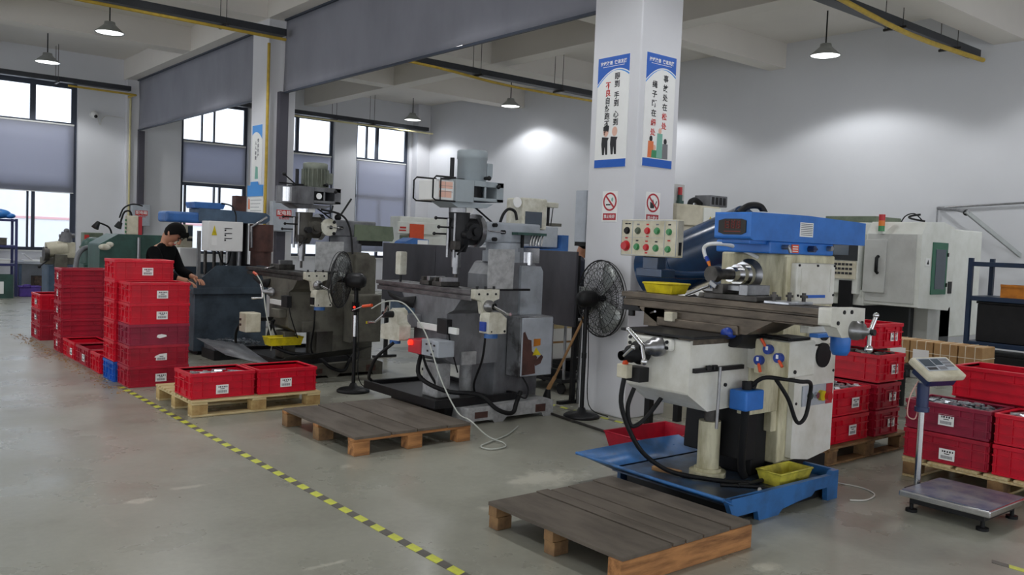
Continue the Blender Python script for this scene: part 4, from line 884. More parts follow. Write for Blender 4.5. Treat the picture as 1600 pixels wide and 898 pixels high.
# things on and around the mill
v = thing('machine_vise', (4.56, 3.3, 1.301), 'dark steel machine vise clamped on the mill table', 'vise')
part('body', v, 'steel_dark', MB().box(4.44, 4.7, 3.1, 3.5, 1.302, 1.335), .004); part('fixed_jaw', v, 'steel', MB().box(4.45, 4.69, 3.18, 3.24, 1.335, 1.40), .004); part('moving_jaw', v, 'steel_dark', MB().box(4.45, 4.69, 3.36, 3.44, 1.335, 1.395), .004); part('screw', v, 'steel', MB().cyl((4.57, 3.44, 1.345), (4.57, 3.6, 1.345), .016)); part('workpiece', v, 'steel', MB().box(4.5, 4.62, 3.24, 3.36, 1.36, 1.39))
w_ = thing('clamp_set', (4.57, 3.0, 1.301), 'row of clamping bolts and step blocks on the mill table', 'clamps')
for i, (x, y) in enumerate(((4.5, 3.02), (4.6, 2.98), (4.66, 2.92))): part('stud', w_, 'steel_dark', MB().cyl((x, y, 1.302), (x, y, 1.37), .012).cyl((x, y, 1.34), (x, y, 1.355), .024, n=6))
part('bar', w_, 'steel_bright', MB().box(4.44, 4.7, 2.88, 3.05, 1.302, 1.318), .003)
w_ = thing('wrench', (4.44, 3.62, 1.301), 'long-handled steel wrench leaning on the vise', 'wrench'); part('handle', w_, 'steel', MB().cyl((4.41, 3.62, 1.31), (4.44, 3.46, 1.38), .009, n=8)); part('jaw', w_, 'steel', MB().cb((4.45, 3.43, 1.39), (.03, .06, .03), Matrix.Rotation(.5, 3, 'X')), .004)
def tub(name, x0, x1, y0, y1, z, h, m, label, fl=.02, rz=0):
    o = thing(name, ((x0+x1)/2, (y0+y1)/2, z), label, 'tray'); 
    A = [(x0+fl, y0+fl), (x1-fl, y0+fl), (x1-fl, y1-fl), (x0+fl, y1-fl)]; B_ = [(x0, y0), (x1, y0), (x1, y1), (x0, y1)]; i_ = .006
    C_ = [(x0+i_, y0+i_), (x1-i_, y0+i_), (x1-i_, y1-i_), (x0+i_, y1-i_)]; D_ = [(x0+fl+i_, y0+fl+i_), (x1-fl-i_, y0+fl+i_), (x1-fl-i_, y1-fl-i_), (x0+fl+i_, y1-fl-i_)]
    vs = [(x, y, z) for x, y in A]+[(x, y, z+h) for x, y in B_]+[(x, y, z+h) for x, y in C_]+[(x, y, z+.006) for x, y in D_]
    fs = [(3, 2, 1, 0), (12, 13, 14, 15)]
    for a in (0, 4, 8): fs += [(a+i, a+(i+1) % 4, a+4+(i+1) % 4, a+4+i) for i in range(4)]
    part('bowl', o, m, MB().add(vs, fs)); part('rim', o, m, MB().tube([(x, y, z+h) for x, y in B_], .007, 6, 0, True)); return o
tub('plastic_tray', 4.44, 4.62, 3.76, 4.02, 1.303, .065, 'yellow_plastic', 'yellow plastic tray on the far end of the mill table')
tub('plastic_tray', 4.74, 5.1, 3.06, 3.24, .126, .085, 'yellow_dirty', 'grimy yellow tray standing in the blue drip tray')
w_ = thing('brush', (4.38, 3.7, .127), 'small wooden brush handle lying in the blue drip tray', 'brush'); part('handle', w_, 'mop_wood', MB().cb((4.38, 3.68, .15), (.05, .2, .03), Matrix.Rotation(.25, 3, 'Z')), .006); part('bristles', w_, 'black', MB().cb((4.42, 3.55, .14), (.045, .07, .02), Matrix.Rotation(.25, 3, 'Z')))
w_ = thing('spanner', (4.55, 3.12, .127), 'spanner with white tape lying in the blue drip tray', 'wrench'); part('shaft', w_, 'iron_black', MB().tube([(4.45, 3.3, .135), (4.6, 3.14, .14), (4.62, 3.05, .14)], .012, 8)); part('tape', w_, 'white', MB().cyl((4.52, 3.06, .137), (4.58, 3.1, .137), .012)); part('tip', w_, 'iron_black', MB().cyl((4.52, 3.22, .14), (4.75, 3.2, .145), .014))
w_ = thing('paper_sheet', (4.55, 3.68, 1.302), 'crumpled white paper on the mill table', 'paper'); part('sheet', w_, 'paper', MB().sheet([[(4.43, 3.62, 1.303), (4.5, 3.62, 1.315), (4.58, 3.62, 1.305)], [(4.43, 3.7, 1.303), (4.5, 3.7, 1.306), (4.58, 3.72, 1.304)]], (0, 0, .002))); part('fold', w_, 'paper', MB().cb((4.52, 3.6, 1.325), (.05, .04, .03), Matrix.Rotation(.4, 3, 'X')))
tub('steel_tray', 4.98, 5.72, 4.38, 4.85, 0, .12, 'red_crate_dark', 'shallow dark red tray on the floor behind the drip tray', .03)
solo('floor_pipe', 'steel_dark', MB().cyl((5.44, 6.1, .014), (5.28, 4.86, .014), .012, n=10), (5.4, 5.4, 0), 'thin dark pipe lying on the floor in front of the column', 'pipe')
solo('cable', 'cable_white', MB().tube([(5.62, 3.2, .006), (5.66, 3.02, .006), (5.58, 2.88, .006), (5.4, 2.84, .006), (5.3, 2.9, .006)], .005, 6), (5.5, 3, 0), 'white cable curled on the floor between mill and scale', 'cable')

# ================================================================ TURRET MILLS (drawn once at the middle mill's place, rear one moved back)
def turret_mill(label, C, rear=False):
    """C: material names by role"""
    t = thing('turret_mill', (4.9, 6.45, 0), label, 'milling machine', 'turret mills')
    part('base', t, C['base'], MB().prism([(4.42, 0), (4.5, 0), (4.52, .03), (4.72, .03), (4.74, 0), (4.84, 0), (4.88, .04), (5.3, .04), (5.32, 0), (5.44, 0), (5.44, .14), (5.36, .17), (4.45, .15)], 5.98, 6.92, 'y'), .012)
    part('base_slot', t, 'rust', MB().box(4.52, 4.66, 5.975, 5.981, .055, .11)); part('base_slot', t, 'rust', MB().box(5.22, 5.34, 5.975, 5.981, .05, .12))
    # drip tray
    tr = part('drip_tray', t, 'iron_black' if not rear else 'black', MB().box(4.2, 5.06, 6.12, 7.26, .165, .185), label='black drip tray')
    for b in ((4.16, 4.2, 6.08, 7.3), (5.06, 5.09, 6.08, 7.3), (4.2, 5.06, 6.08, 6.12), (4.2, 5.06, 7.26, 7.3)): part('tray_rim', tr, 'iron_black', MB().box(b[0], b[1], b[2], b[3], .15, .225), .004)
    part('tray_support', tr, 'iron_black', MB().box(4.35, 4.6, 6.2, 7.1, .0, .165))
    if rear:
        part('chute', tr, 'mill_grey', MB().sheet([[(4.1, 6.0, .16), (4.1, 6.9, .3)], [(3.6, 6.1, .3), (3.6, 7.0, .38)]], (0, 0, .006)), label='bare steel chip chute')
        part('chute', tr, 'iron_black', MB().sheet([[(4.1, 5.95, .2), (5.0, 5.95, .26)], [(4.1, 5.7, .3), (5.1, 5.65, .38)]], (0, -.006, .006)))
    cl = part('column', t, C['col'], MB().prism([(4.9, .15), (5.42, .15), (5.44, .9), (5.4, 1.35), (5.34, 1.42), (5.0, 1.42), (4.92, 1.3)], 6.22, 6.7, 'y'), .02)
    part('side_cover', cl, C['panel'], MB().prism([(5.16, .93), (5.43, .93), (5.43, 1.34), (5.4, 1.39), (5.16, 1.395)], 6.19, 6.222, 'y'), .012)
    part('turret', t, C['ram'], MB().cyl((5.15, 6.46, 1.42), (5.15, 6.46, 1.52), .2).cyl((5.15, 6.46, 1.52), (5.15, 6.46, 1.6), .17))
    # cabinet on the side
    cb2 = part('cabinet', t, C['cab'], MB().box(5.02, 5.41, 6.0, 6.19, .38, .935), .006); dr = part('cabinet_door', cb2, C['door'], MB().box(5.03, 5.4, 5.985, 6.0, .39, .925), .004)
    if not rear:
        part('bare_patch', dr, 'rust', MB().prism([(5.04, .4), (5.2, .41), (5.19, .5), (5.22, .56), (5.15, .62), (5.14, .72), (5.1, .73), (5.06, .8), (5.04, .79)], 5.982, 5.985, 'y')); part('sticker', dr, 'orange_box', MB().prism([(5.17, .66), (5.25, .67), (5.25, .73), (5.17, .73)], 5.981, 5.985, 'y')); part('sticker', dr, 'yellow_plastic', MB().prism([(5.16, .58), (5.26, .58), (5.2, .65)], 5.98, 5.985, 'y')); part('bare_patch', dr, 'rust', MB().prism([(5.2, .48), (5.26, .5), (5.29, .56), (5.27, .58), (5.18, .52)], 5.981, 5.985, 'y'))
        part('hinge', cb2, 'steel', MB().box(5.405, 5.415, 5.99, 6.0, .45, .87))
    else:
        part('sticker', dr, 'yellow_plastic', MB().box(5.2, 5.3, 5.982, 5.985, .6, .63))
    # lift screw post, knee, saddle
    part('lift_post', t, C['base'], MB().box(4.36, 4.5, 6.34, 6.58, .186, .5), .008); part('lift_screw', t, C['base'], MB().cyl((4.75, 6.45, .186), (4.75, 6.45, .5), .06))
    kn = part('knee', t, C['knee'], MB().prism([(4.34, .56), (4.46, .5), (4.92, .5), (4.92, .97), (4.34, .97)], 6.2, 6.72, 'y'), .014); part('knee_lamp', kn, C['base'], MB().box(4.5, 4.66, 6.17, 6.2, .5, .62), .006)
    part('saddle', t, C['knee'], MB().prism([(6.0, 1.1), (6.95, 1.1), (6.85, 1.0), (6.72, .96), (6.2, .96), (6.1, 1.0)], 4.34, 4.7, 'x'), .01); part('saddle_cover', t, 'rubber', MB().sheet([[(4.33, 6.7, 1.08), (4.33, 6.95, 1.05), (4.33, 7.2, 1.09)], [(4.3, 6.7, .97), (4.3, 6.9, .99), (4.32, 7.15, 1.05)]], (.006, 0, 0)))
    tb = part('table', t, C['table'], MB().box(4.33, 4.60, 5.86, 7.42, 1.155, 1.19).box(4.345, 4.585, 5.86, 7.42, 1.10, 1.14).box(4.36, 4.57, 5.86, 7.42, 1.14, 1.155), .003, 'long steel work table')
    part('slot', tb, 'iron_black', MB().box(4.39, 4.402, 5.86, 7.42, 1.187, 1.192).box(4.46, 4.472, 5.86, 7.42, 1.187, 1.192).box(4.53, 4.542, 5.86, 7.42, 1.187, 1.192))
    part('scale_bar', t, 'white', MB().box(4.29, 4.32, 5.98 if not rear else 6.25, 6.6, .80, .855), .004, 'white linear scale cover'); part('scale_head', t, 'iron_black', MB().box(4.27, 4.33, 6.1, 6.25, .79, .92), .004)
    # near end bracket, power feed
    eb = part('end_bracket', t, C['dial'], MB().prism([(4.34, 1.2), (4.6, 1.2), (4.6, 1.12), (4.54, 1.1), (4.52, .99), (4.43, .99), (4.41, 1.1), (4.34, 1.12)], 5.8, 5.86, 'y'), .01)
    for x in (4.38, 4.47, 4.56): part('bolt', eb, 'iron_black', MB().cyl((x, 5.83, 1.2), (x, 5.83, 1.225), .012, n=8)); part('bolt', eb, 'iron_black', MB().cyl((x, 5.802, 1.16), (x, 5.794, 1.16), .01, n=8))
    dl = part('dial', t, 'steel', MB().lathe((4.48, 5.8, 1.06), [(.05, 0), (.05, -.03), (.03, -.04), (.03, -.09)], 20, 'y')); part('crank', dl, 'chrome', MB().cyl((4.48, 5.72, 1.06), (4.6, 5.7, 1.0), .012).cyl((4.6, 5.72, 1.0), (4.6, 5.64, 1.0), .014))
    pf = part('power_feed', t, C['dial'], MB().prism([(4.42, .83), (4.61, .83), (4.61, .96), (4.54, 1.01), (4.43, 1.01), (4.42, .96)], 5.70, 5.83, 'y'), .012, 'cream power feed unit'); part('screw', pf, 'iron_black', MB().cyl((4.59, 5.702, .85), (4.59, 5.694, .85), .01, n=8).cyl((4.45, 5.702, .85), (4.45, 5.694, .85), .006, n=8)); part('motor_end', pf, 'machine_blue', MB().cyl((4.5, 5.77, .83), (4.5, 5.77, .79), .06)); part('switch', pf, 'iron_black' if rear else 'plastic_blue', MB().box(4.395, 4.42, 5.73, 5.8, .85, .93), .004)
    if rear:
        lf = part('cross_dial', t, 'steel', MB().lathe((4.34, 6.62, .93), [(.05, 0), (.05, -.05), (.03, -.06), (.025, -.14)], 18, 'x')); part('crank', lf, 'chrome', MB().cyl((4.21, 6.62, .93), (4.2, 6.66, 1.02), .011).cyl((4.21, 6.62, .93), (4.2, 6.6, .86), .011).cyl((4.2, 6.6, .86), (4.08, 6.62, .86), .014))
    else:
        lf = part('cross_feed', t, C['dial'], MB().prism([(6.56, .69), (6.88, .68), (6.88, .81), (6.74, .84), (6.73, .95), (6.68, .98), (6.62, .95), (6.6, .84), (6.56, .83)], 4.08, 4.2, 'x'), .014, 'cream cross-feed unit'); part('shaft', lf, 'iron_black', MB().cyl((4.08, 6.68, .92), (3.98, 6.68, .92), .03)); part('crank', lf, 'chrome', MB().cyl((3.99, 6.68, .92), (3.97, 6.8, .84), .01).cyl((3.97, 6.8, .84), (3.9, 6.8, .84), .013).cyl((3.99, 6.68, .92), (3.98, 6.6, 1.0), .01)); part('motor_end', lf, 'machine_blue', MB().cyl((4.14, 6.72, .69), (4.14, 6.72, .65), .05)); part('feed_arm', lf, C['knee'], MB().box(4.19, 4.36, 6.6, 6.76, .8, .92), .01)
    # switch panel
    if not rear:
        sp2 = part('switch_panel', t, C['panel'], MB().box(4.15, 4.32, 6.04, 6.3, .6, .74), .006); part('estop_plate', sp2, 'sign_red', MB().box(4.14, 4.3, 6.3, 6.5, .6, .72), .004); part('estop', sp2, 'led_red', MB().cyl((4.14, 6.44, .69), (4.11, 6.44, .69), .022))
        for y, z in ((6.1, .7), (6.16, .71), (6.22, .7), (6.12, .65), (6.2, .645), (6.14, .62)): part('switch', sp2, 'ink_black', MB().box(4.146, 4.15, y-.012, y+.012, z-.008, z+.008))
    else:
        sp2 = part('switch_box', t, 'box_cream', MB().box(3.98, 4.16, 6.52, 6.72, .48, .7), .012, 'cream hanging switch box'); part('button', sp2, 'rust', MB().cyl((3.98, 6.66, .62), (3.965, 6.66, .62), .014)); part('button', sp2, 'rust', MB().cyl((3.98, 6.66, .56), (3.965, 6.66, .56), .014)); part('bracket', sp2, 'iron_black', MB().box(4.16, 4.34, 6.6, 6.66, .6, .64))
        part('limit_switch', t, C['knee'], MB().box(4.24, 4.34, 6.25, 6.45, .66, .76), .01)
    # upright sheet guard
    gd = part('sheet_guard', t, 'mill_grey_plate', MB().prism([(4.70, 1.19), (4.99, 1.18), (5.0, 1.545), (4.70, 1.54)] if not rear else [(4.6, 1.2), (4.95, 1.2), (4.95, 1.54), (4.6, 1.53)], 6.1, 6.11, 'y'), .002, 'grey upright sheet guard'); part('guard_foot', gd, 'iron_black', MB().box(4.6, 5.2, 6.1, 6.13, 1.165, 1.185))
    # ram and head
    rm = part('ram', t, C['ram'], MB().box(4.84, 5.5, 6.33, 6.6, 1.6, 1.79), .016)
    [part('ram_knob', rm, 'black', MB().cyl((x_, 6.33, z_), (x_, 6.29, z_), .019)) for x_, z_ in ((4.92, 1.76), (5.02, 1.7), (4.92, 1.63))]; part('lock_lever', rm, 'chrome', MB().cyl((5.02, 6.285, 1.695), (4.82, 6.27, 1.705), .007, n=8))
    hd2 = part('head', t, C['head'], MB().lathe((4.62, 6.46, 1.5), [(0, 0), (.07, 0), (.085, .04), (.105, .1), (.11, .22), (.095, .3), (.1, .36), (.085, .38), (0, .38)], 24).cyl((4.85, 6.46, 1.69), (4.62, 6.46, 1.69), .125), .004, 'oily dark milling head'); part('head_cover', hd2, C['head'], MB().cyl((4.7, 6.35, 1.69), (4.7, 6.31, 1.69), .075).cyl((4.7, 6.31, 1.69), (4.7, 6.28, 1.69), .04)); part('side_rod', hd2, 'steel', MB().cyl((4.53, 6.4, 1.45), (4.53, 6.4, 1.85), .012).cyl((4.5, 6.46, 1.45), (4.5, 6.46, 1.8), .014)); part('stop_block', hd2, 'steel_dark', MB().box(4.5, 4.56, 6.34, 6.42, 1.52, 1.6), .004)
    part('quill', hd2, 'steel', MB().cyl((4.6, 6.46, 1.36), (4.6, 6.46, 1.52), .045).cyl((4.6, 6.46, 1.3), (4.6, 6.46, 1.36), .032)); part('cutter', hd2, 'steel_dark', MB().cyl((4.6, 6.46, 1.22), (4.6, 6.46, 1.3), .014)); part('clamp_ring', hd2, 'chrome' if rear else 'steel', MB().cyl((4.78, 6.46, 1.7), (4.83, 6.46, 1.7), .155).cyl((4.62, 6.46, 1.86), (4.62, 6.46, 1.95), .1))
    for z, dy in ((1.72, -.02), (1.66, .05), (1.8, .03)): part('handle', hd2, 'iron_black', MB().cyl((4.52, 6.44+dy, z), (4.38, 6.44+dy, z), .008, n=8).ball((4.37, 6.44+dy, z), .016))
    part('feed_handle', hd2, 'iron_black', MB().cyl((4.62, 6.36, 1.56), (4.5, 6.3, 1.48), .008, n=8).cyl((4.6, 6.34, 1.66), (4.6, 6.27, 1.66), .035)); part('brace', hd2, 'black', MB().cyl((4.74, 6.4, 1.92), (4.95, 6.4, 1.79), .009, n=8)); part('speed_plate', hd2, 'paper', MB().box(4.62, 4.7, 6.352, 6.356, 1.86, 1.91))
    bh = part('belt_housing', t, C['belt'], MB().box(4.46, 4.66, 6.3, 6.63, 1.95, 2.15).box(4.66, 5.0, 6.3, 6.32, 2.1, 2.15).box(4.66, 5.0, 6.3, 6.32, 1.97, 2.0).box(4.66, 5.0, 6.61, 6.63, 1.97, 2.15).box(4.78, 4.8, 6.3, 6.32, 2.0, 2.1).box(4.92, 5.0, 6.3, 6.63, 1.97, 2.15).box(4.66, 4.92, 6.32, 6.61, 1.97, 1.985).box(4.66, 4.92, 6.32, 6.61, 2.135, 2.15), .005)
    part('pulley', bh, 'iron_black', MB().cyl((4.75, 6.47, 2.0), (4.75, 6.47, 2.13), .1)); part('lower_flange', bh, C['belt'], MB().prism([(4.4, 1.95), (4.9, 1.95), (4.82, 1.91), (4.5, 1.9)], 6.32, 6.6, 'y'))
    if not rear:
        sg = part('belt_guard', bh, 'white', MB().box(4.26, 4.46, 6.33, 6.6, 1.955, 2.135), .01, 'speed chart behind wire guard'); part('chart', sg, 'ink_skin', MB().box(4.3, 4.43, 6.327, 6.33, 1.98, 2.04).box(4.3, 4.44, 6.327, 6.33, 2.06, 2.12)); part('chart_lines', sg, 'ink_grey', MB().box(4.3, 4.44, 6.3255, 6.327, 2.03, 2.034).box(4.3, 4.44, 6.3255, 6.327, 2.08, 2.083).box(4.36, 4.363, 6.3255, 6.327, 1.98, 2.12))
        for dy in (6.31, 6.62): part('guard_wire', bh, 'black', MB().tube([(4.46, dy, 2.16), (4.25, dy, 2.16), (4.22, dy, 2.13), (4.22, dy, 1.97), (4.25, dy, 1.95), (4.46, dy, 1.95)], .008, 6, 0))
        part('guard_wire', bh, 'black', MB().tube([(4.3, 6.31, 2.15), (4.3, 6.31, 1.95)], .006, 6, 0))
    else:
        part('front_cap', bh, C['belt'], MB().cyl((4.44, 6.46, 1.955), (4.44, 6.46, 2.145), .16)); part('clear_cover', bh, 'chrome', MB().cyl((4.36, 6.36, 1.97), (4.36, 6.36, 2.13), .06)); part('speed_lever', bh, 'black', MB().cyl((4.55, 6.35, 2.17), (4.25, 6.33, 2.17), .008, n=8).cyl((4.45, 6.35, 2.17), (4.3, 6.3, 2.26), .008, n=8).ball((4.29, 6.3, 2.27), .022))
    part('draw_bar', t, 'iron_black', MB().cyl((4.52, 6.46, 2.15), (4.52, 6.46, 2.35), .02).box(4.44, 4.62, 6.4, 6.52, 2.15, 2.165))
    mo = part('motor', t, C['motor'], MB().lathe((4.75, 6.47, 2.15), [(.13, 0), (.136, .01), (.136, .2), (.142, .205), (.142, .275), (.13, .285), (0, .287)], 28)); part('terminal_box', mo, C['motor'], MB().box(4.88, 4.95, 6.41, 6.53, 2.2, 2.33), .008); part('knob', mo, 'black', MB().cyl((4.8, 6.33, 2.18), (4.8, 6.27, 2.18), .016).ball((4.8, 6.27, 2.18), .022)); part('knob', mo, 'black', MB().ball((4.92, 6.28, 2.11), .02))
    if rear:
        for i in range(20):
            a = 2*pi*i/20; part('cooling_fin', mo, 'motor_olive', MB().cb((4.75+.15*cos(a), 6.47+.15*sin(a), 2.26), (.018, .006, .2), Matrix.Rotation(a, 3, 'Z')))
        part('cover_hole', bh, 'ink_white', MB().cyl((4.72, 6.299, 2.05), (4.72, 6.296, 2.05), .035)); part('cable', t, 'rubber', MB().tube([(4.75, 6.3, 1.9), (5.0, 6.28, 1.85), (5.1, 6.25, 1.7), (5.12, 6.2, 1.4)], .012, 8)); part('cable', t, 'rubber', MB().tube([(4.9, 6.3, 1.95), (4.86, 6.28, 1.87), (4.78, 6.3, 1.86)], .01, 6))
        rt_ = part('ram_tail', t, 'green_olive', MB().prism([(5.2, 1.56), (5.72, 1.56), (5.74, 1.6), (5.72, 1.74), (5.2, 1.75)], 6.31, 6.62, 'y'), .014, 'olive motor on the ram tail'); part('collar', rt_, 'chrome', MB().cyl((5.08, 6.46, 1.66), (5.2, 6.46, 1.66), .11)); part('foot', rt_, 'iron_black', MB().box(5.24, 5.6, 6.34, 6.6, 1.5, 1.56)); part('stick', t, 'black', MB().tube([(5.0, 6.4, 1.8), (5.06, 6.4, 1.86), (5.2, 6.42, 2.05)], .012, 8)); part('coil_cover', t, 'rubber', MB().ball((5.02, 6.4, 1.82), .04))
        part('ram_cover', t, 'dial_white', MB().cyl((4.86, 6.33, 1.7), (4.86, 6.3, 1.7), .1)); part('bolt', t, 'iron_black', MB().cyl((4.88, 6.3, 1.7), (4.88, 6.29, 1.7), .022).cyl((4.96, 6.33, 1.7), (4.96, 6.32, 1.7), .022))
    else:
        w = part('readout_unit', t, 'dial_white', MB().box(5.29, 5.6, 6.36, 6.62, 1.74, 2.04), .016, 'white readout unit above the ram'); part('window', w, 'screen_glass', MB().box(5.32, 5.53, 6.355, 6.36, 1.76, 1.91)); part('gauge', w, 'paper', MB().cyl((5.22, 6.37, 1.99), (5.22, 6.36, 1.99), .05).cyl((5.22, 6.375, 1.99), (5.3, 6.45, 1.99), .01)); part('side_arm', w, 'dial_white', MB().box(5.6, 5.82, 6.44, 6.54, 1.97, 2.02), .008); part('drop_leg', w, 'black', MB().cyl((5.72, 6.48, 1.97), (5.7, 6.46, 1.79), .014).cyl((5.78, 6.48, 1.97), (5.74, 6.46, 1.79), .005))
        part('chain_hose', t, 'black', MB().tube([(5.05, 6.4, 1.79), (5.07, 6.38, 1.87), (5.13, 6.38, 1.92), (5.2, 6.37, 1.9), (5.22, 6.36, 1.82)], .014, 8)); gb = part('tool_shelf', t, 'green_paint', MB().box(5.14, 5.5, 6.24, 6.36, 1.68, 1.705), label='green tool shelf'); part('bracket', gb, 'iron_black', MB().box(5.25, 5.27, 6.3, 6.33, 1.5, 1.68))
        for i in range(5): part('hanging_tool', gb, 'chrome', MB().cyl((5.34+i*.035, 6.27, 1.68), (5.31+i*.035, 6.26, 1.58), .009, n=8))
        part('oil_pump', t, 'chrome', MB().cyl((5.26, 6.2, 1.4), (5.26, 6.2, 1.52), .03).box(5.2, 5.4, 6.22, 6.3, 1.42, 1.56), label='small lubricator')
    for pts, r in ([[(4.3, 6.5, .62), (4.2, 6.4, .4), (4.35, 6.2, .28), (4.6, 6.05, .25), (4.75, 5.95, .12), (4.9, 5.93, .08), (4.98, 5.97, .16), (5.05, 6.0, .25)], .02], [[(4.1, 6.68, .66), (4.02, 6.85, .5), (4.1, 7.1, .3), (4.18, 7.2, .24)], .016], [[(4.25, 6.45, .62), (4.3, 6.42, .45), (4.4, 6.35, .25)], .012], [[(4.45, 5.78, .83), (4.48, 5.85, .6), (4.55, 6.05, .35), (4.62, 6.1, .22)], .01], [[(4.3, 6.12, .85), (4.32, 6.1, .7), (4.42, 6.12, .45)], .007], [[(5.1, 6.05, .38), (5.12, 5.98, .28), (5.05, 5.93, .2), (4.95, 5.96, .25)], .008]):
        part('cable', t, 'rubber', MB().tube(pts, r, 8))
    return t
midmill = turret_mill('light grey turret mill with a peeling cabinet door, middle of the three mills', dict(base='mill_grey_plate', col='mill_grey', panel='mill_grey_light', ram='mill_grey_light', cab='oily_panel', door='lightgrey_box', knee='mill_grey', table='table_steel', dial='dial_white', head='iron_black', belt='motor_grey', motor='motor_grey'))
rearmill = turret_mill('olive grey turret mill with finned motor, behind the dark fan', dict(base='mill_olive', col='mill_olive', panel='mill_olive', ram='mill_grey', cab='mill_olive', door='mill_olive', knee='mill_olive', table='steel_dark', dial='dial_white', head='mill_olive_dark', belt='mill_grey', motor='motor_olive'), True)
rearmill.location = (4.72, 9.27, 0)
tub('plastic_tray', 3.94, 4.34, 9.0, 9.2, .36, .09, 'yellow_plastic', 'yellow plastic tray tilted under the rear mill')
# loose things at the middle mill
w_ = thing('grease_gun', (4.34, 7.05, 1.19), 'white cartridge standing on the middle mill table', 'bottle'); part('bottle', w_, 'dial_white', MB().box(4.34, 4.42, 7.0, 7.09, 1.26, 1.48), .012); part('stem', w_, 'iron_black', MB().cyl((4.38, 7.05, 1.192), (4.38, 7.05, 1.26), .012))
solo('air_hose', 'cable_grey', MB().tube([(4.02, 6.95, .95), (4.05, 6.75, 1.03), (4.1, 6.5, 1.02), (4.12, 6.2, .8), (4.12, 5.95, .45), (4.14, 5.72, .2), (4.12, 5.5, .165), (4.22, 5.4, .05), (4.3, 5.3, .01), (4.22, 5.18, .01), (4.08, 5.17, .01), (4.06, 5.28, .01), (4.2, 5.36, .012), (4.5, 5.5, .01), (4.8, 5.72, .01)], .0062, 8), (4.2, 5.6, 0), 'pale grey air hose dropping from the middle mill and coiled on the floor', 'hose')
w_ = thing('air_gun', (3.98, 6.98, .95), 'orange air gun nozzle on the middle mill hose', 'air gun'); part('handle', w_, 'orange', MB().cyl((4.02, 6.95, .98), (4.0, 7.08, .96), .014)); part('nozzle', w_, 'chrome', MB().cyl((4.0, 7.08, .96), (3.97, 7.22, .91), .005))
w_ = thing('air_gun', (4.3, 10.0, 1.15), 'orange air gun on the rear mill table', 'air gun'); part('handle', w_, 'orange', MB().cyl((4.12, 9.92, 1.13), (4.1, 9.78, 1.11), .016)); part('hose', w_, 'cable_grey', MB().tube([(4.1, 9.78, 1.11), (4.05, 9.5, 1.0), (4.02, 9.3, .7), (4.05, 9.2, .4), (4.0, 9.1, .3)], .008, 8))
for i, (x, y, z) in enumerate(((4.42, 6.6, 1.192), (4.42, 6.4, 1.192))):
    w_ = thing('machine_vise', (x, y, z), ['dark vise under the spindle of the middle mill', 'second dark vise block on the middle mill table'][i], 'vise'); part('body', w_, 'steel_dark', MB().box(x-.07, x+.14, y-.07, y+.07, z, z+.04), .004); part('jaw', w_, 'steel', MB().box(x-.06, x+.12, y-.07, y-.03, z+.04, z+.08), .003); part('jaw', w_, 'steel_dark', MB().box(x-.06, x+.12, y+.03, y+.06, z+.04, z+.075), .003)
w_ = thing('machine_vise', (4.36, 9.5, 1.192), 'oily vise on the rear mill table', 'vise'); part('body', w_, 'steel_dark', MB().box(4.2, 4.4, 9.4, 9.65, 1.192, 1.25), .004); part('jaw', w_, 'steel', MB().box(4.22, 4.38, 9.42, 9.47, 1.25, 1.3), .003); part('handle', w_, 'chrome', MB().cyl((4.2, 9.52, 1.22), (4.08, 9.5, 1.2), .012))

# ================================================================ BACKGROUND
# dark partition screen behind the mills
t = thing('partition_screen', (6.0, 8.2, 0), 'long dark steel partition screen behind the turret mills', 'partition')
for i in range(3):
    y0 = 6.32+i*1.26; part('panel', t, 'dark_panel', MB().box(5.98, 6.01, y0, y0+1.25, .78, 1.54), .003)
for y in (6.36, 7.57, 8.83, 10.04): part('post', t, 'iron_black', MB().box(6.015, 6.06, y-.02, y+.02, 0, 1.5)); part('foot', t, 'iron_black', MB().box(5.85, 6.2, y-.025, y+.025, 0, .03))
# trolley with cartons beyond the screen
t = thing('trolley', (6.5, 7.0, 0), 'low steel trolley with upright handle behind the middle mill', 'trolley')
part('deck', t, 'iron_black', MB().box(6.25, 6.75, 6.75, 7.6, .12, .16), .004)
for x in (6.28, 6.72):
    for y in (6.79, 7.56): part('wheel', t, 'rubber', MB().cyl((x-.015, y, .06), (x+.015, y, .06), .06, n=16))
part('handle', t, 'steel', MB().tube([(6.3, 6.78, .16), (6.3, 6.78, .76), (6.34, 6.78, .8), (6.66, 6.78, .8), (6.7, 6.78, .76), (6.7, 6.78, .16)], .016, 8, 0)); part('shelf', t, 'iron_black', MB().box(6.26, 6.74, 6.95, 7.58, .33, .35))
for y in (6.98, 7.55):
    for x in (6.28, 6.72): part('post', t, 'iron_black', MB().box(x-.012, x+.012, y-.012, y+.012, .16, .33))
for i, (z, h, m) in enumerate(((.351, .17, 'paper'), (.522, .02, 'mop_wood'), (.543, .14, 'paper'), (.684, .07, 'pine'))):
    w_ = thing('carton', (6.5, 7.25, z), ['white paper pack lowest on the trolley', 'thin brown board between the paper packs', 'white paper pack high on the trolley', 'pale wooden box topping the trolley load'][i], 'carton'); part('pack', w_, m, MB().box(6.32+.01*i, 6.68, 7.0, 7.5, z, z+h), .004); part('band', w_, 'cardboard', MB().box(6.318+.01*i, 6.682, 7.23, 7.26, z, z+h+.001))
t = thing('dark_filler_cabinet', (7.9, 8.5, 0), 'dark cabinet added to fill the dark background behind the partition screen', 'cabinet'); part('body', t, 'iron_black', MB().box(7.5, 8.3, 8.0, 8.9, .06, .95), .01); part('plinth', t, 'black', MB().box(7.53, 8.27, 8.03, 8.87, 0, .06))  # added dark block that fills the bright gap below the screen
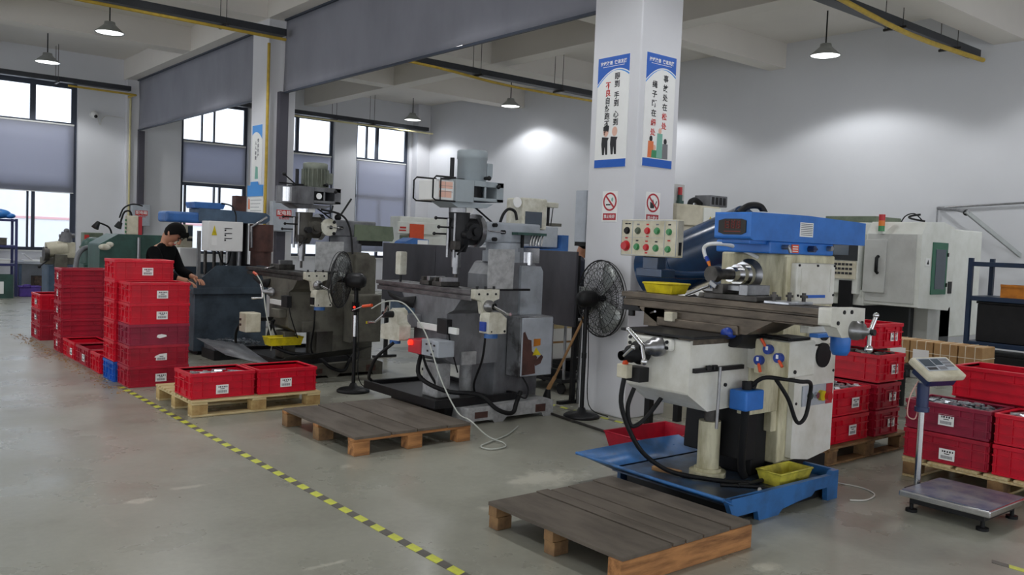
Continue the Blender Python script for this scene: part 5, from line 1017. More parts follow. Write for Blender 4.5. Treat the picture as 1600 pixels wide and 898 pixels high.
for k in range(4): d_ = part('drawer', t, 'iron_black', MB().box(7.485, 7.5, 8.03, 8.87, .1+.21*k, .29+.21*k), .004); part('pull', d_, 'steel', MB().box(7.47, 7.485, 8.3, 8.6, .22+.21*k, .24+.21*k))
# mop leaning on the column
t = thing('mop', (5.84, 6.2, 0), 'wooden mop handle leaning on the near column behind the fan', 'mop'); part('handle', t, 'mop_wood', MB().cyl((5.72, 6.28, .3), (5.885, 5.95, 1.12), .013, n=10)); part('head', t, 'mop_wood', MB().cyl((5.72, 6.28, .3), (5.69, 6.34, .17), .018, .022)); part('strings', t, 'iron_black', MB().cyl((5.69, 6.34, .17), (5.68, 6.36, 0), .025, .06))
for i, x in enumerate((6.1, 6.22)):
    solo('pipe', 'steel', MB().cyl((x, 6.34-.08*i, 0), (x, 6.28-.08*i, 1.42), .022, n=12), (x, 6.3, 0), ['galvanised pipe standing behind the near column', 'second galvanised pipe standing tight against the near column'][i], 'pipe')
# inclined blue chip chute and beige machine behind the cream mill
t = thing('chip_conveyor', (6.6, 5.0, 0), 'dark blue curved chip conveyor rising behind the cream mill', 'conveyor')
A_, B_ = Vector((6.0, 5.33, 1.36)), Vector((6.1, 4.35, 1.76))
part('curved_cover', t, 'blue_dark', MB().cyl(A_, B_, .25, n=40), label='glossy dark blue curved cover'); part('cover_band', t, 'blue_dark', MB().cyl(A_.lerp(B_, .3), A_.lerp(B_, .34), .256, n=40)); part('tail_box', t, 'blue_dark', MB().box(5.9, 6.4, 4.3, 4.6, 1.1, 1.5), .02)
for y, z in ((4.62, 1.08), (5.2, 1.08)):
    for x in (5.9, 6.3): part('leg', t, 'iron_black', MB().box(x-.03, x+.03, y-.03, y+.03, 0, z))
part('cross_bar', t, 'blue_dark', MB().box(5.86, 6.34, 4.58, 5.24, 1.08, 1.14), .006)
t = thing('machining_center', (7.6, 6.2, 0), 'beige machining centre behind the near column with grey vent box', 'machine')
part('body', t, 'beige', MB().box(6.95, 8.6, 5.9, 6.55, 0, 1.86), .02); part('top_box', t, 'beige', MB().box(6.95, 7.67, 5.88, 6.5, 1.86, 2.08), .01); part('side_panel', t, 'cnc_white', MB().box(7.38, 7.665, 5.865, 5.88, 1.87, 2.06)); part('warning_triangle', t, 'yellow_plastic', MB().prism([(7.45, 1.9), (7.53, 1.9), (7.49, 1.97)], 5.86, 5.866, 'y'))
vb = part('vent_box', t, 'mill_grey', MB().box(7.5, 7.79, 5.88, 6.1, 2.08, 2.2), .006); 
for i in range(4): part('vent_slot', vb, 'iron_black', MB().box(7.52+.065*i, 7.56+.065*i, 5.876, 5.881, 2.1, 2.18))
part('pipe', t, 'rubber', MB().tube([(7.3, 6.0, 2.05), (7.32, 6.0, 2.12), (7.4, 6.0, 2.14), (7.48, 6.0, 2.1)], .03, 8)); pl_ = part('lamp_plate', t, 'cnc_grey', MB().box(6.96, 7.12, 5.93, 5.95, 2.08, 2.28)); part('alarm_lamp', pl_, 'button_red', MB().cyl((7.03, 5.91, 2.17), (7.03, 5.91, 2.25), .022)); part('alarm_base', pl_, 'green_paint', MB().cyl((7.03, 5.91, 2.1), (7.03, 5.91, 2.17), .026).box(7.0, 7.07, 5.89, 5.93, 2.08, 2.11)); part('sloped_panel', t, 'cnc_white', MB().prism([(6.5, 1.4), (6.95, 1.4), (6.95, 1.88), (6.8, 1.88)], 5.92, 6.5, 'y'), .01)
# CNC machining centre at right
t = thing('cnc_machine', (12.2, 6.2, 0), 'white and green CNC machining centre with a signal tower at right', 'machine')
part('base', t, 'cnc_black', MB().box(11.5, 12.7, 5.6, 7.9, 0, .95), .02, 'dark lower base, blackened for the shadow under the enclosure'); part('leg_casting', t, 'cnc_grey', MB().box(11.6, 11.95, 5.4, 5.6, 0, .95), .01)  # base coloured black to carry the shadow beneath the enclosure
en = part('enclosure', t, 'cnc_white', MB().prism([(11.0, .98), (11.85, .93), (11.95, 1.1), (11.92, 2.04), (11.6, 2.1), (11.12, 2.08), (11.0, 1.92)], 5.26, 6.0, 'y'), .012); part('rear_body', t, 'cnc_white', MB().box(11.9, 13.6, 5.6, 7.9, .5, 2.05), .02); part('left_body', t, 'cnc_white', MB().box(11.35, 11.9, 6.0, 7.9, 1.9, 2.08).box(11.35, 11.9, 7.5, 7.9, .95, 1.9).box(11.0, 11.9, 6.0, 7.9, .95, 1.16), .01)
part('front_panel', en, 'cnc_grey', MB().box(10.985, 11.0, 5.32, 5.98, 1.02, 1.92), .006); part('door', en, 'cnc_grey', MB().box(10.95, 10.985, 5.7, 6.0, 1.14, 1.84), .006); part('door_handle', en, 'black', MB().tube([(10.95, 5.8, 1.62), (10.91, 5.8, 1.6), (10.91, 5.8, 1.42), (10.95, 5.8, 1.4)], .022, 8, 0))
sw = part('side_window', en, 'cnc_green', MB().box(11.3, 11.72, 5.245, 5.26, 1.15, 1.83), .004, 'green side door'); part('pane', sw, 'screen_glass', MB().box(11.38, 11.66, 5.24, 5.246, 1.22, 1.74)); part('hinge', sw, 'black', MB().box(11.7, 11.73, 5.235, 5.26, 1.65, 1.7).box(11.7, 11.73, 5.235, 5.26, 1.25, 1.3)); part('sign', en, 'paper', MB().box(11.12, 11.24, 5.25, 5.258, 1.52, 1.62)); part('sign_mark', en, 'ink_black', MB().prism([(11.15, 1.54), (11.21, 1.54), (11.18, 1.6)], 5.247, 5.25, 'y')); part('louver', en, 'iron_black', MB().box(11.8, 11.9, 5.25, 5.262, 1.16, 1.32))
ct = part('control_cabinet', t, 'cnc_white', MB().box(10.9, 11.1, 6.05, 6.45, 1.1, 1.92), .01); part('screen_bezel', ct, 'cnc_black', MB().box(10.88, 10.9, 6.06, 6.44, 1.55, 1.9)); part('screen', ct, 'screen_glass', MB().box(10.874, 10.881, 6.18, 6.4, 1.62, 1.85)); part('keypad', ct, 'box_cream', MB().box(10.88, 10.9, 6.07, 6.43, 1.3, 1.54))
for i in range(5):
    for j in range(3): part('key', ct, 'ink_black', MB().box(10.873, 10.881, 6.12+.055*i, 6.16+.055*i, 1.36+.06*j, 1.39+.06*j))
part('pedestal', ct, 'black', MB().box(10.88, 10.95, 6.12, 6.3, .6, 1.28)); part('interior', t, 'cnc_black', MB().box(11.75, 11.9, 6.0, 7.5, 1.16, 1.9)); part('green_frame', t, 'cnc_green', MB().box(11.5, 11.6, 6.62, 6.8, 1.16, 1.9).box(11.5, 11.6, 6.2, 7.2, 1.16, 1.26).box(11.45, 11.7, 6.5, 6.9, 1.3, 1.5), .01); part('spindle_head', t, 'cnc_grey', MB().box(11.45, 11.75, 6.9, 7.3, 1.5, 1.85), .01)
tw = part('signal_tower', t, 'button_green', MB().cyl((10.95, 5.78, 1.95), (10.95, 5.78, 2.02), .04), label='signal tower'); part('amber_lens', tw, 'stack_amber', MB().cyl((10.95, 5.78, 2.02), (10.95, 5.78, 2.09), .04)); part('red_lens', tw, 'button_red', MB().cyl((10.95, 5.78, 2.09), (10.95, 5.78, 2.17), .04)); part('tower_bracket', tw, 'cnc_white', MB().box(10.93, 11.1, 5.75, 5.81, 1.92, 1.95)); part('cable_coil', t, 'rubber', MB().tube([(11.6+.16*cos(a/5), 5.6+.12*sin(a/5), 2.12+.004*a) for a in range(20)], .014, 6, 0)); part('cable', t, 'rubber', MB().tube([(11.3, 5.7, 2.08), (11.32, 5.65, 2.17), (11.36, 5.55, 2.2), (11.4, 5.45, 2.1)], .008, 6)); part('rear_tower', t, 'green_olive', MB().box(11.95, 12.7, 6.4, 7.2, 2.05, 2.2), .01)
# surface grinder and spark machine in the far corner
t = thing('surface_grinder', (7.8, 9.3, 0), 'grey and blue surface grinder seen beyond the partition screen', 'machine')
part('base', t, 'machine_blue', MB().box(7.4, 8.3, 9.0, 10.2, 0, 1.42), .02); part('table', t, 'machine_blue', MB().prism([(7.5, 1.42), (8.3, 1.42), (8.3, 1.74), (8.18, 1.74), (8.15, 1.55), (7.5, 1.52)], 8.95, 9.9, 'y'), .01); part('body', t, 'lightgrey_box', MB().box(7.3, 8.14, 9.0, 9.7, 1.56, 1.85), .012); part('knob', t, 'mill_olive', MB().box(8.02, 8.2, 9.0, 9.2, 1.86, 1.9))
t = thing('spark_erosion_machine', (10.8, 17.3, 0), 'white machine with a red door window in the far corner', 'machine')
part('body', t, 'cnc_white', MB().box(10.5, 11.9, 17.0, 17.45, 0, 2.12), .03); part('head_cover', t, 'cnc_white', MB().box(10.4, 11.6, 16.93, 17.0, 1.72, 2.0), .02); part('door', t, 'orange', MB().box(10.72, 11.1, 16.91, 16.93, 1.35, 1.95), label='translucent red door window'); part('sign', t, 'ink_red', MB().box(10.46, 10.62, 16.92, 16.931, 1.84, 1.88).box(10.44, 10.62, 16.92, 16.931, 1.78, 1.81)); part('skirt', t, 'green_olive', MB().box(10.5, 10.7, 16.95, 17.0, 1.4, 1.68))
t = thing('grinding_head', (9.6, 15.1, 0), 'small blue bench grinder far behind the partition screen', 'machine'); part('stand', t, 'slate_blue', MB().box(9.4, 9.9, 15.05, 15.5, 0, 1.25), .01); part('hood', t, 'machine_blue', MB().prism([(9.3, 1.25), (9.95, 1.25), (9.97, 1.6), (9.6, 1.63), (9.42, 1.55), (9.3, 1.4)], 15.0, 15.4, 'y'), .02); part('plate', t, 'paper', MB().box(9.7, 9.95, 14.99, 15.0, 1.5, 1.59)); part('wheel', t, 'steel', MB().cyl((9.55, 14.99, 1.4), (9.55, 14.95, 1.4), .1))
# blue drilling and tapping machine with white control box
t = thing('drilling_machine', (4.35, 11.6, 0), 'blue-topped drilling machine with a white control box, man standing at it', 'machine')
tr = part('trough', t, 'base_slate', MB().box(3.83, 4.8, 11.1, 12.3, .05, .8), .01, 'dark slate machine base'); part('plinth', t, 'black', MB().box(3.9, 4.75, 11.15, 12.25, 0, .05))
part('splash_wall', t, 'base_slate', MB().prism([(3.86, .86), (4.75, .86), (4.75, 1.16), (4.1, 1.16), (3.86, .95)], 11.08, 11.1, 'y').box(3.8, 4.82, 11.06, 12.34, .79, .87), .004); part('splash_wall', t, 'base_slate', MB().prism([(3.86, .86), (4.75, .86), (4.75, 1.16), (4.1, 1.16), (3.86, .95)], 12.3, 12.32, 'y'), .004); part('back_wall', t, 'base_slate', MB().box(4.75, 4.8, 11.1, 12.3, .87, 1.16))
for y in (11.12, 12.28): part('frame_post', t, 'steel', MB().box(3.86, 3.9, y-.02, y+.02, .87, 1.6))
part('work_table', t, 'steel_dark', MB().box(4.0, 4.7, 11.3, 12.1, .87, 1.0), .01)
part('column', t, 'black', MB().cyl((4.62, 11.7, .87), (4.62, 11.7, 1.75), .13), label='dark machine column'); part('motor', t, 'rust', MB().cyl((4.85, 11.45, 1.05), (4.85, 11.45, 1.35), .14).cyl((4.85, 11.45, 1.35), (4.85, 11.45, 1.72), .16)); part('grey_column', t, 'steel', MB().cyl((4.52, 11.4, .87), (4.52, 11.4, 1.7), .03).cyl((4.36, 11.4, .87), (4.36, 11.4, 1.4), .02))
part('blue_arm', t, 'machine_blue', MB().box(3.58, 4.1, 11.5, 11.85, 1.7, 1.84), .03, 'bright blue arm cover'); part('grey_arm', t, 'slate_blue', MB().prism([(4.0, 1.72), (4.92, 1.73), (4.98, 1.78), (4.98, 1.84), (4.92, 1.88), (4.0, 1.9)], 11.48, 11.87, 'y'), .02); part('cap', t, 'machine_blue', MB().prism([(3.96, 1.9), (4.33, 1.9), (4.36, 1.98), (3.94, 1.98)], 11.5, 11.85, 'y'), .012); part('chimney', t, 'rust', MB().box(4.54, 4.69, 11.6, 11.75, 1.88, 2.1), .004)
cb3 = part('control_box', t, 'white', MB().box(4.03, 4.49, 11.2, 11.46, 1.345, 1.735), .008, 'white control box'); part('warning_sticker', cb3, 'yellow_plastic', MB().prism([(4.07, 1.55), (4.14, 1.55), (4.105, 1.68)], 11.196, 11.2, 'y')); part('warning_note', cb3, 'paper', MB().box(4.07, 4.14, 11.196, 11.2, 1.42, 1.53))
for k in range(3): part('selector', cb3, 'ink_black', MB().box(4.24, 4.34, 11.195, 11.2, 1.64-.065*k, 1.65-.065*k).box(4.24, 4.26, 11.195, 11.2, 1.61-.065*k, 1.63-.065*k))
pn = part('operator_panel', t, 'beige', MB().box(3.95, 4.17, 12.2, 12.35, 1.36, 1.68), .006); part('screen', pn, 'screen_glass', MB().box(4.1, 4.165, 12.195, 12.2, 1.52, 1.66)); part('keys', pn, 'ink_black', MB().box(4.09, 4.165, 12.195, 12.2, 1.45, 1.49)); part('arm_lever', t, 'steel', MB().tube([(4.9, 11.4, 1.82), (4.78, 11.35, 1.75), (4.65, 11.32, 1.68), (4.66, 11.32, 1.4)], .018, 8, 0))
for x in (4.1, 4.22, 4.32): part('spindle', t, 'steel_dark', MB().cyl((x, 11.5, 1.05), (x, 11.5, 1.72), .022).cyl((x, 11.5, 1.0), (x, 11.5, 1.08), .012)); 
part('cable', t, 'rubber', MB().tube([(4.2, 11.3, 1.345), (4.25, 11.3, 1.2), (4.35, 11.35, 1.18), (4.4, 11.38, 1.34)], .01, 6)); part('cable', t, 'rubber', MB().tube([(4.3, 11.5, 1.98), (4.42, 11.45, 1.95), (4.46, 11.4, 1.85), (4.45, 11.35, 1.73)], .01, 6)); part('white_tank', t, 'white', MB().box(3.96, 4.2, 12.1, 12.3, 1.1, 1.36), .01)
scrap('metal_chips', 3.93, 4.5, 10.6, 10.96, .2, 'heap of silver metal chips in front of the drilling machine base', 220, 11, 'chips', .035)
solo('chip_bin', 'iron_black', MB().box(3.9, 4.55, 10.56, 11.0, .0, .02).box(3.9, 4.55, 10.56, 10.57, .02, .12).box(3.9, 4.55, 10.99, 11.0, .02, .12).box(3.9, 3.91, 10.57, 10.99, .02, .12).box(4.54, 4.55, 10.57, 10.99, .02, .12), (4.2, 10.8, 0), 'low black bin holding metal chips before the drilling machine', 'bin')
# green machine with tall beige switch box, left of the man
t = thing('green_lathe', (3.9, 14.3, 0), 'dark green lathe housing with a beige switch tower, left of the man', 'machine')
part('housing', t, 'green_paint', MB().prism([(3.4, 0), (4.5, 0), (4.5, 1.5), (3.66, 1.5), (3.4, 1.34)], 14.0, 14.7, 'y'), .02); part('switch_tower', t, 'beige', MB().box(3.8, 3.96, 14.03, 14.2, 1.5, 1.79), .01); part('red_edge', t, 'sign_red', MB().box(3.965, 4.02, 14.05, 14.2, 1.5, 1.78)); part('stand_pipe', t, 'steel', MB().cyl((3.95, 13.96, .9), (3.95, 13.96, 1.46), .025)); 
for k in range(4): part('button', t, 'button_green', MB().cyl((3.8, 14.1, 1.54+.06*k), (3.785, 14.1, 1.54+.06*k), .018, n=10))
part('gooseneck', t, 'rubber', MB().tube([(3.88, 14.1, 1.79), (3.84, 14.08, 1.86), (3.76, 14.06, 1.84), (3.72, 14.05, 1.74), (3.7, 14.05, 1.66)], .014, 8)); part('lamp_head', t, 'black', MB().cyl((3.7, 14.05, 1.68), (3.66, 14.04, 1.6), .035, .055)); part('cable', t, 'rubber', MB().tube([(3.7, 14.1, 1.75), (3.76, 14.1, 1.9), (3.9, 14.12, 1.97), (4.05, 14.15, 1.95)], .012, 6)); part('rag', t, 'dial_white', MB().ball((3.46, 13.95, 1.3), .07, 12, 8, (1.3, .5, .7)).ball((3.53, 13.95, 1.34), .05, 10, 8, (1.2, .5, .8)), 0, 'crumpled pale rag')
# small beige lathe and green pump with work lamp
t = thing('small_lathe', (3.5, 17.2, 0), 'small beige turret lathe near the left window', 'machine')
part('stand', t, 'slate_blue', MB().box(3.3, 4.0, 17.1, 17.6, 0, .9), .02); part('bed', t, 'mill_olive', MB().box(3.25, 4.1, 17.1, 17.5, .9, 1.02), .01); part('headstock', t, 'beige', MB().cyl((3.3, 17.2, 1.15), (3.62, 17.2, 1.2), .14).box(3.45, 3.75, 17.1, 17.45, 1.02, 1.3), .01); part('turret', t, 'mill_grey', MB().cyl((3.6, 17.2, 1.3), (3.62, 17.2, 1.48), .12, .08).ball((3.62, 17.2, 1.5), .05).cyl((3.5, 17.2, 1.4), (3.75, 17.2, 1.42), .04)); part('chuck', t, 'steel_dark', MB().cyl((3.24, 17.15, 1.08), (3.32, 17.15, 1.08), .13)); part('handle', t, 'iron_black', MB().cyl((3.3, 17.05, .98), (3.15, 17.0, .86), .012).ball((3.15, 17.0, .86), .03)); part('carriage', t, 'mill_olive', MB().box(3.4, 3.6, 17.0, 17.12, .85, 1.08), .01)
t = thing('green_grinder', (3.72, 15.3, 0), 'green rounded grinder hood with a curved grey hose', 'machine'); part('pedestal', t, 'green_paint', MB().box(3.45, 3.85, 15.2, 15.6, 0, 1.0), .02); part('hood', t, 'green_paint', MB().lathe((3.66, 15.4, 1.0), [(.22, 0), (.22, .25), (.18, .36), (.1, .42), (0, .43)], 20)); part('band', t, 'green_olive', MB().cyl((3.66, 15.4, 1.24), (3.66, 15.4, 1.27), .225)); part('upper_box', t, 'green_olive', MB().box(3.52, 3.82, 15.5, 15.7, 1.3, 1.5), .01); part('hose', t, 'mill_grey', MB().tube([(3.62, 15.18, 1.26), (3.45, 15.16, 1.24), (3.35, 15.15, 1.1), (3.32, 15.15, .8)], .04, 10)); part('wheel', t, 'rust', MB().cyl((3.9, 15.3, 1.1), (3.95, 15.28, 1.1), .17)); part('label', t, 'ink_red', MB().box(3.53, 3.6, 15.49, 15.5, 1.36, 1.46)); lampn = part('lamp_neck', t, 'rubber', MB().tube([(3.85, 15.4, 1.2), (3.92, 15.38, 1.4), (3.88, 15.35, 1.58), (3.76, 15.33, 1.65), (3.7, 15.32, 1.66)], .014, 8)); part('lamp_head', t, 'iron_black', MB().cyl((3.7, 15.32, 1.68), (3.64, 15.3, 1.58), .03, .06))
# rack, bench and boxes at the left window
rack('storage_rack', 2.3, 3.55, 21.45, 22.0, (.72, 1.12, 1.69), 'violet_rack', 'violet-blue steel rack in front of the left window', 1.7, .05)
solo('plastic_bag', 'blue_bag', MB().ball((3.2, 21.7, 1.80), .26, 18, 10, (1, .8, .42)).ball((3.42, 21.65, 1.76), .12, 12, 8, (1, 1, .5)), (3.2, 21.7, 1.69), 'crumpled bright blue plastic bag on top of the left rack', 'bag')
for i, (x, z, w, h, m, l) in enumerate(((3.2, 1.121, .3, .14, 'mill_olive', 'brown parts box on the upper shelf of the left rack'), (2.85, 1.121, .2, .1, 'slate_blue', 'slate box on the upper shelf of the left rack'), (3.3, .721, .24, .08, 'white', 'white tray on the lower shelf of the left rack'), (2.95, .721, .08, .22, 'dial_white', 'pale bottle on the lower shelf of the left rack'))):
    w_ = thing('storage_box', (x, 21.7, z), l, 'box'); part('box', w_, m, MB().box(x-w/2, x+w/2, 21.5, 21.8, z, z+h), .01); part('lid', w_, m, MB().box(x-w/2-.008, x+w/2+.008, 21.49, 21.81, z+h, z+h+.02), .004)
t = thing('green_bin', (3.05, 21.2, 0), 'dark green bin with white papers beneath the left rack', 'bin'); part('bin', t, 'green_paint', MB().box(2.6, 3.4, 21.0, 21.38, .0, .02).box(2.6, 3.4, 21.0, 21.02, .02, .5).box(2.6, 3.4, 21.36, 21.38, .02, .5).box(2.6, 2.62, 21.02, 21.36, .02, .5).box(3.38, 3.4, 21.02, 21.36, .02, .5)); part('paper', t, 'paper', MB().box(3.05, 3.22, 20.99, 20.996, .1, .36)); part('handle', t, 'white', MB().cyl((2.8, 20.98, .2), (3.1, 20.98, .42), .012))
t = thing('tool_case', (3.72, 21.6, 0), 'purple plastic case on the floor by the left rack', 'case'); part('case', t, 'purple', MB().box(3.58, 4.0, 21.4, 21.7, 0, .2), .02); part('lid', t, 'purple', MB().box(3.57, 4.01, 21.39, 21.71, .201, .235), .01); part('handle', t, 'purple', MB().tube([(3.65, 21.38, .2), (3.66, 21.36, .26), (3.78, 21.36, .26), (3.8, 21.38, .2)], .012, 6))
t = thing('work_bench', (4.2, 22.2, 0), 'grey work bench along the left window', 'bench'); part('top', t, 'lightgrey_box', MB().box(3.62, 4.95, 21.9, 22.5, .7, .76), .008)
for x in (3.68, 4.88):
    for y in (21.95, 22.45): part('leg', t, 'slate_blue', MB().box(x-.03, x+.03, y-.03, y+.03, 0, .7))
part('back_panel', t, 'lightgrey_box', MB().box(3.7, 4.86, 22.44, 22.47, .1, .7)); w_ = thing('paper_stack', (4.0, 22.1, .761), 'loose white papers on the window bench', 'paper'); part('sheet', w_, 'paper', MB().box(3.75, 4.2, 21.95, 22.3, .762, .79)); part('sheet', w_, 'paper', MB().cb((3.85, 22.1, .86), (.24, .3, .01), Matrix.Rotation(.7, 3, 'Y')))
w_ = thing('dark_crate', (4.2, 21.85, 0), 'dark wooden crate under the window bench', 'crate'); part('body', w_, 'plank_brown', MB().box(3.98, 4.6, 22.0, 22.4, .0, .42), .01); part('slat', w_, 'plank_brown', MB().box(3.97, 4.61, 21.985, 22.0, .1, .16)); part('slat', w_, 'plank_brown', MB().box(3.97, 4.61, 21.985, 22.0, .26, .32))

# ================================================================ PEOPLE
def person(root, J, R_, shirt, pants, face_dir, hs=1.0):
    """J: joint positions (world); one skinned body, clothes grown on the same skeleton, head details"""
    loc = Vector(root.location)
    def skin(name, edges, rad_, mt, parent, grow=0, rootj=None, lvl=2):
        names = []; 
        for a, b in edges:
            for n_ in (a, b):
                if n_ not in names: names.append(n_)
        me = bpy.data.meshes.new(name); me.from_pydata([Vector(J[n_])-loc for n_ in names], [(names.index(a), names.index(b)) for a, b in edges], []); me.materials.append(T(mt))
        o = link(bpy.data.objects.new(name, me)); o.parent = parent
        m = o.modifiers.new('skin', 'SKIN'); 
        if not me.skin_vertices: 
            bm = bmesh.new(); bm.from_mesh(me); bm.verts.layers.skin.verify(); bm.to_mesh(me); bm.free()
        sv = me.skin_vertices[0].data
        for i, n_ in enumerate(names):
            r = rad_[n_]; r = (r, r) if not isinstance(r, tuple) else r
            sv[i].radius = (r[0]+grow, r[1]+grow); sv[i].use_root = (n_ == (rootj or names[0]))
        m.use_smooth_shade = True
        s = o.modifiers.new('subdiv', 'SUBSURF'); s.levels = lvl; s.render_levels = lvl
        return o
    E_ = [('pelvis', 'waist'), ('waist', 'chest'), ('chest', 'neck'), ('neck', 'headb'), ('headb', 'headm'), ('headm', 'headt'), ('chest', 'shl'), ('shl', 'ell'), ('ell', 'wrl'), ('wrl', 'pal'), ('chest', 'shr'), ('shr', 'elr'), ('elr', 'wrr'), ('wrr', 'par'), ('pelvis', 'hil'), ('hil', 'knl'), ('knl', 'anl'), ('anl', 'tol'), ('pelvis', 'hir'), ('hir', 'knr'), ('knr', 'anr'), ('anr', 'tor')]
    body = skin('body', E_, R_, 'skin', root)
    sh = skin('shirt', [('pelvis', 'waist'), ('waist', 'chest'), ('chest', 'collar'), ('chest', 'shl'), ('shl', 'ell'), ('ell', 'cufl'), ('chest', 'shr'), ('shr', 'elr'), ('elr', 'cufr')], R_, shirt, root, .022)
    tr_ = skin('trousers', [('pelvis', 'hil'), ('hil', 'knl'), ('knl', 'anl'), ('pelvis', 'hir'), ('hir', 'knr'), ('knr', 'anr')], R_, pants, root, .016)
    for s in 'lr':
        a, b = Vector(J['an'+s]), Vector(J['to'+s]); d = (b-a); d.z = 0; d.normalize()
        part('shoe', root, 'black', MB().cb((a+b)/2*1.0 + Vector((0, 0, .045-((a+b)/2).z)), (.27, .1, .09), Matrix.Rotation(math.atan2(d.y, d.x), 3, 'Z')), .03)
        # fingers
        p, w2 = Vector(J['pa'+s]), Vector(J['wr'+s]); f_ = (p-w2).normalized(); side = f_.cross(Vector((0, 0, 1))).normalized(); dn = side.cross(f_)
        for k in range(4):
            o_ = p + side*(k-1.5)*.02 + f_*.02; L_ = (.075, .085, .08, .06)[k]
            part('finger', body, 'skin', MB().tube([o_, o_+f_*L_*.5-dn*.004*0+Vector((0, 0, -.006)), o_+f_*L_*.85+Vector((0, 0, -.025)), o_+f_*L_*.9+Vector((0, 0, -.045))], .0085, 8, 2))
        tside = side*(1 if s == 'l' else -1)
        part('thumb', body, 'skin', MB().tube([p-f_*.03+tside*.03, p+tside*.055+f_*.005, p+tside*.06+f_*.045+Vector((0, 0, -.02))], .0105, 8, 2))
    # head details along the face direction
    hm = Vector(J['headm']); fd = Vector(face_dir).normalized(); ax = (Vector(J['headt'])-Vector(J['headb'])).normalized(); fd = (fd-ax*fd.dot(ax)).normalized(); sd = ax.cross(fd)
    Q = lambda f, s, u: hm + (fd*f + sd*s + ax*u)*hs
    part('nose', body, 'skin', MB().tube([Q(.088, 0, .02), Q(.108, 0, -.012), Q(.112, 0, -.024), Q(.09, 0, -.032)], .014, 8, 2))
    for s in (-1, 1):
        part('ear', body, 'skin', MB().ball(Q(-.005, s*.082, -.005), .03, 10, 8, (.6, .5, 1.1))); part('eye', body, 'ink_black', MB().ball(Q(.088, s*.034, .012), .010, 8, 6)); part('eyebrow', body, 'hair', MB().tube([Q(.092, s*.015, .034), Q(.09, s*.038, .038), Q(.078, s*.058, .03)], .006, 6, 2))
    part('mouth', body, 'sign_red', MB().tube([Q(.082, -.024, -.062), Q(.092, 0, -.062), Q(.082, .024, -.062)], .006, 6, 2)); part('chin', body, 'skin', MB().ball(Q(.055, 0, -.088), .038, 12, 8))
    # hair cap: shell over the upper and rear skull, open at the face
    vs, fs = [], []; n, m_ = 26, 13
    for j in range(m_+1):
        th = (pi*.70)*j/m_
        for i in range(n):
            ph = 2*pi*i/n; fwd = cos(ph); lim = pi*(.36 if fwd > .55 else (.36+.34*min(1, (.55-fwd)/.75)))
            tt = min(th, lim)*1.0; rr = .105+.010*sin(7*ph+3*j)*.25
            p = Q(sin(tt)*cos(ph)*(rr-.002), sin(tt)*sin(ph)*(rr-.014), .012+cos(tt)*(.114)); vs.append(p)
    for j in range(m_):
        for i in range(n): fs.append((j*n+i, j*n+(i+1) % n, (j+1)*n+(i+1) % n, (j+1)*n+i))
    part('hair', body, 'hair', MB().add(vs, fs, True))
    for i in range(9): part('fringe', body, 'hair', MB().tube([Q(.06, -.06+.015*i, .1), Q(.088, -.062+.0155*i, .078), Q(.096, -.058+.0145*i, .058+.006*(i % 2))], .010, 6, 2))
RAD = dict(pelvis=(.15, .11), waist=(.145, .10), chest=(.165, .11), neck=.05, collar=.06, headb=(.066, .07), headm=(.083, .096), headt=(.06, .07), shl=.062, ell=.043, cufl=.036, wrl=.028, pal=(.04, .018), shr=.062, elr=.043, cufr=.036, wrr=.028, par=(.04, .018), hil=.088, knl=.06, anl=.042, tol=.035, hir=.088, knr=.06, anr=.042, tor=.035)
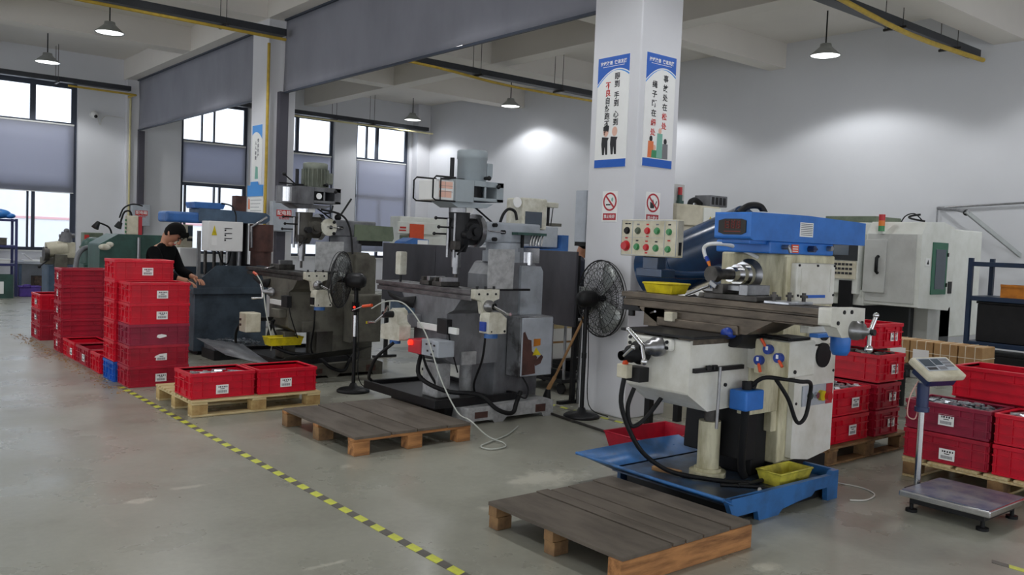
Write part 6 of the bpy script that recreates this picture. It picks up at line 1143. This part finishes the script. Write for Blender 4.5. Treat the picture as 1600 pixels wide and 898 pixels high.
def man(x, y, hd, bend, label, shirt, pants, hands, headdrop=0, name='person', hgt=1.0, hs=1.0):
    r = thing(name, (x, y, 0), label, 'person'); f = Vector((cos(hd), sin(hd), 0)); s = Vector((-sin(hd), cos(hd), 0)); o = Vector((x, y, 0))
    P = lambda a, b, z: o + f*a + s*b + Vector((0, 0, z*hgt))
    J = dict(pelvis=P(0, 0, .95), waist=P(.03*bend, 0, 1.12), chest=P(.13*bend, 0, 1.34), collar=P(.18*bend, 0, 1.495), neck=P(.18*bend, 0, 1.47), headb=P(.21*bend+.01, 0, 1.535), headm=P(.27*bend+.02+headdrop*.03, 0, 1.60-.005*headdrop), headt=P(.31*bend+.02+headdrop*.06, 0, 1.685-.01*headdrop), hil=P(0, .1, .88), knl=P(.03, .11, .48), anl=P(-.02, .12, .09), tol=P(.14, .13, .04), hir=P(0, -.1, .88), knr=P(.03, -.11, .48), anr=P(-.02, -.12, .09), tor=P(.14, -.13, .04))
    for sd, k in (('l', 1), ('r', -1)):
        J['sh'+sd] = P(.14*bend, .185*k, 1.38); hnd = hands[0 if sd == 'l' else 1]; w = P(*hnd)
        el = (Vector(J['sh'+sd])+w)/2 + Vector((0, 0, -.09)) + s*.06*k - f*.06; J['el'+sd] = el; J['wr'+sd] = w; J['cuf'+sd] = el.lerp(w, .85); J['pa'+sd] = w + (w-el).normalized()*.075
    fdir = f*1.0 + Vector((0, 0, -.35*headdrop)); R2 = dict(RAD)
    for k in ('headb', 'headm', 'headt'): R2[k] = tuple(v*hs for v in RAD[k])
    person(r, J, R2, shirt, pants, fdir, hs); return r
man(3.27, 10.8, rad(-48), .55, 'man in a black shirt bending his head over the drilling machine', 'cloth_black', 'cloth_navy', ((.4, .14, 1.06), (.38, -.1, 1.04)), 1.6, hgt=.975, hs=1.2)
man(7.02, 7.5, rad(-35), .5, 'person in dark clothes half hidden behind the near column', 'cloth_navy', 'cloth_black', ((.25, .16, 1.02), (.25, -.16, 1.0)), .6, hgt=1.0)

# dark storage boxes filling the blue rack
for i, (y0, y1, z, h, l) in enumerate(((3.55, 4.15, .721, .42, 'black storage box at the left of the middle rack shelf'), (2.4, 2.8, .721, .4, 'black storage box at the right of the middle rack shelf'), (2.4, 3.3, .201, .4, 'wide black box on the lowest rack shelf'), (3.4, 4.15, .201, .38, 'black box at lower left of the blue rack'))):
    w_ = thing('storage_box', (10.3, (y0+y1)/2, z), l, 'box'); part('box', w_, 'iron_black', MB().box(10.06, 10.5, y0, y1, z, z+h), .012); part('lid', w_, 'iron_black', MB().box(10.05, 10.51, y0-.01, y1+.01, z+h, z+h+.025), .005)

# swarf and grit trodden into the floor beside the crates
rnd = random.Random(21); mb = MB()
for i in range(420):
    y = rnd.uniform(8.7, 14.2); x = 2.36+rnd.gauss(0, .06); a = rnd.uniform(0, 6); d = rnd.uniform(.006, .03)
    if x < 2.44: mb.cb((x, y, .0025), (d, d*.4, .004), Matrix.Rotation(a, 3, 'Z'))
solo('floor_swarf', 'cardboard', mb, (2.36, 11.4, 0), 'brown grit and swarf scattered along the foot of the crate stacks', 'swarf', kind='stuff')
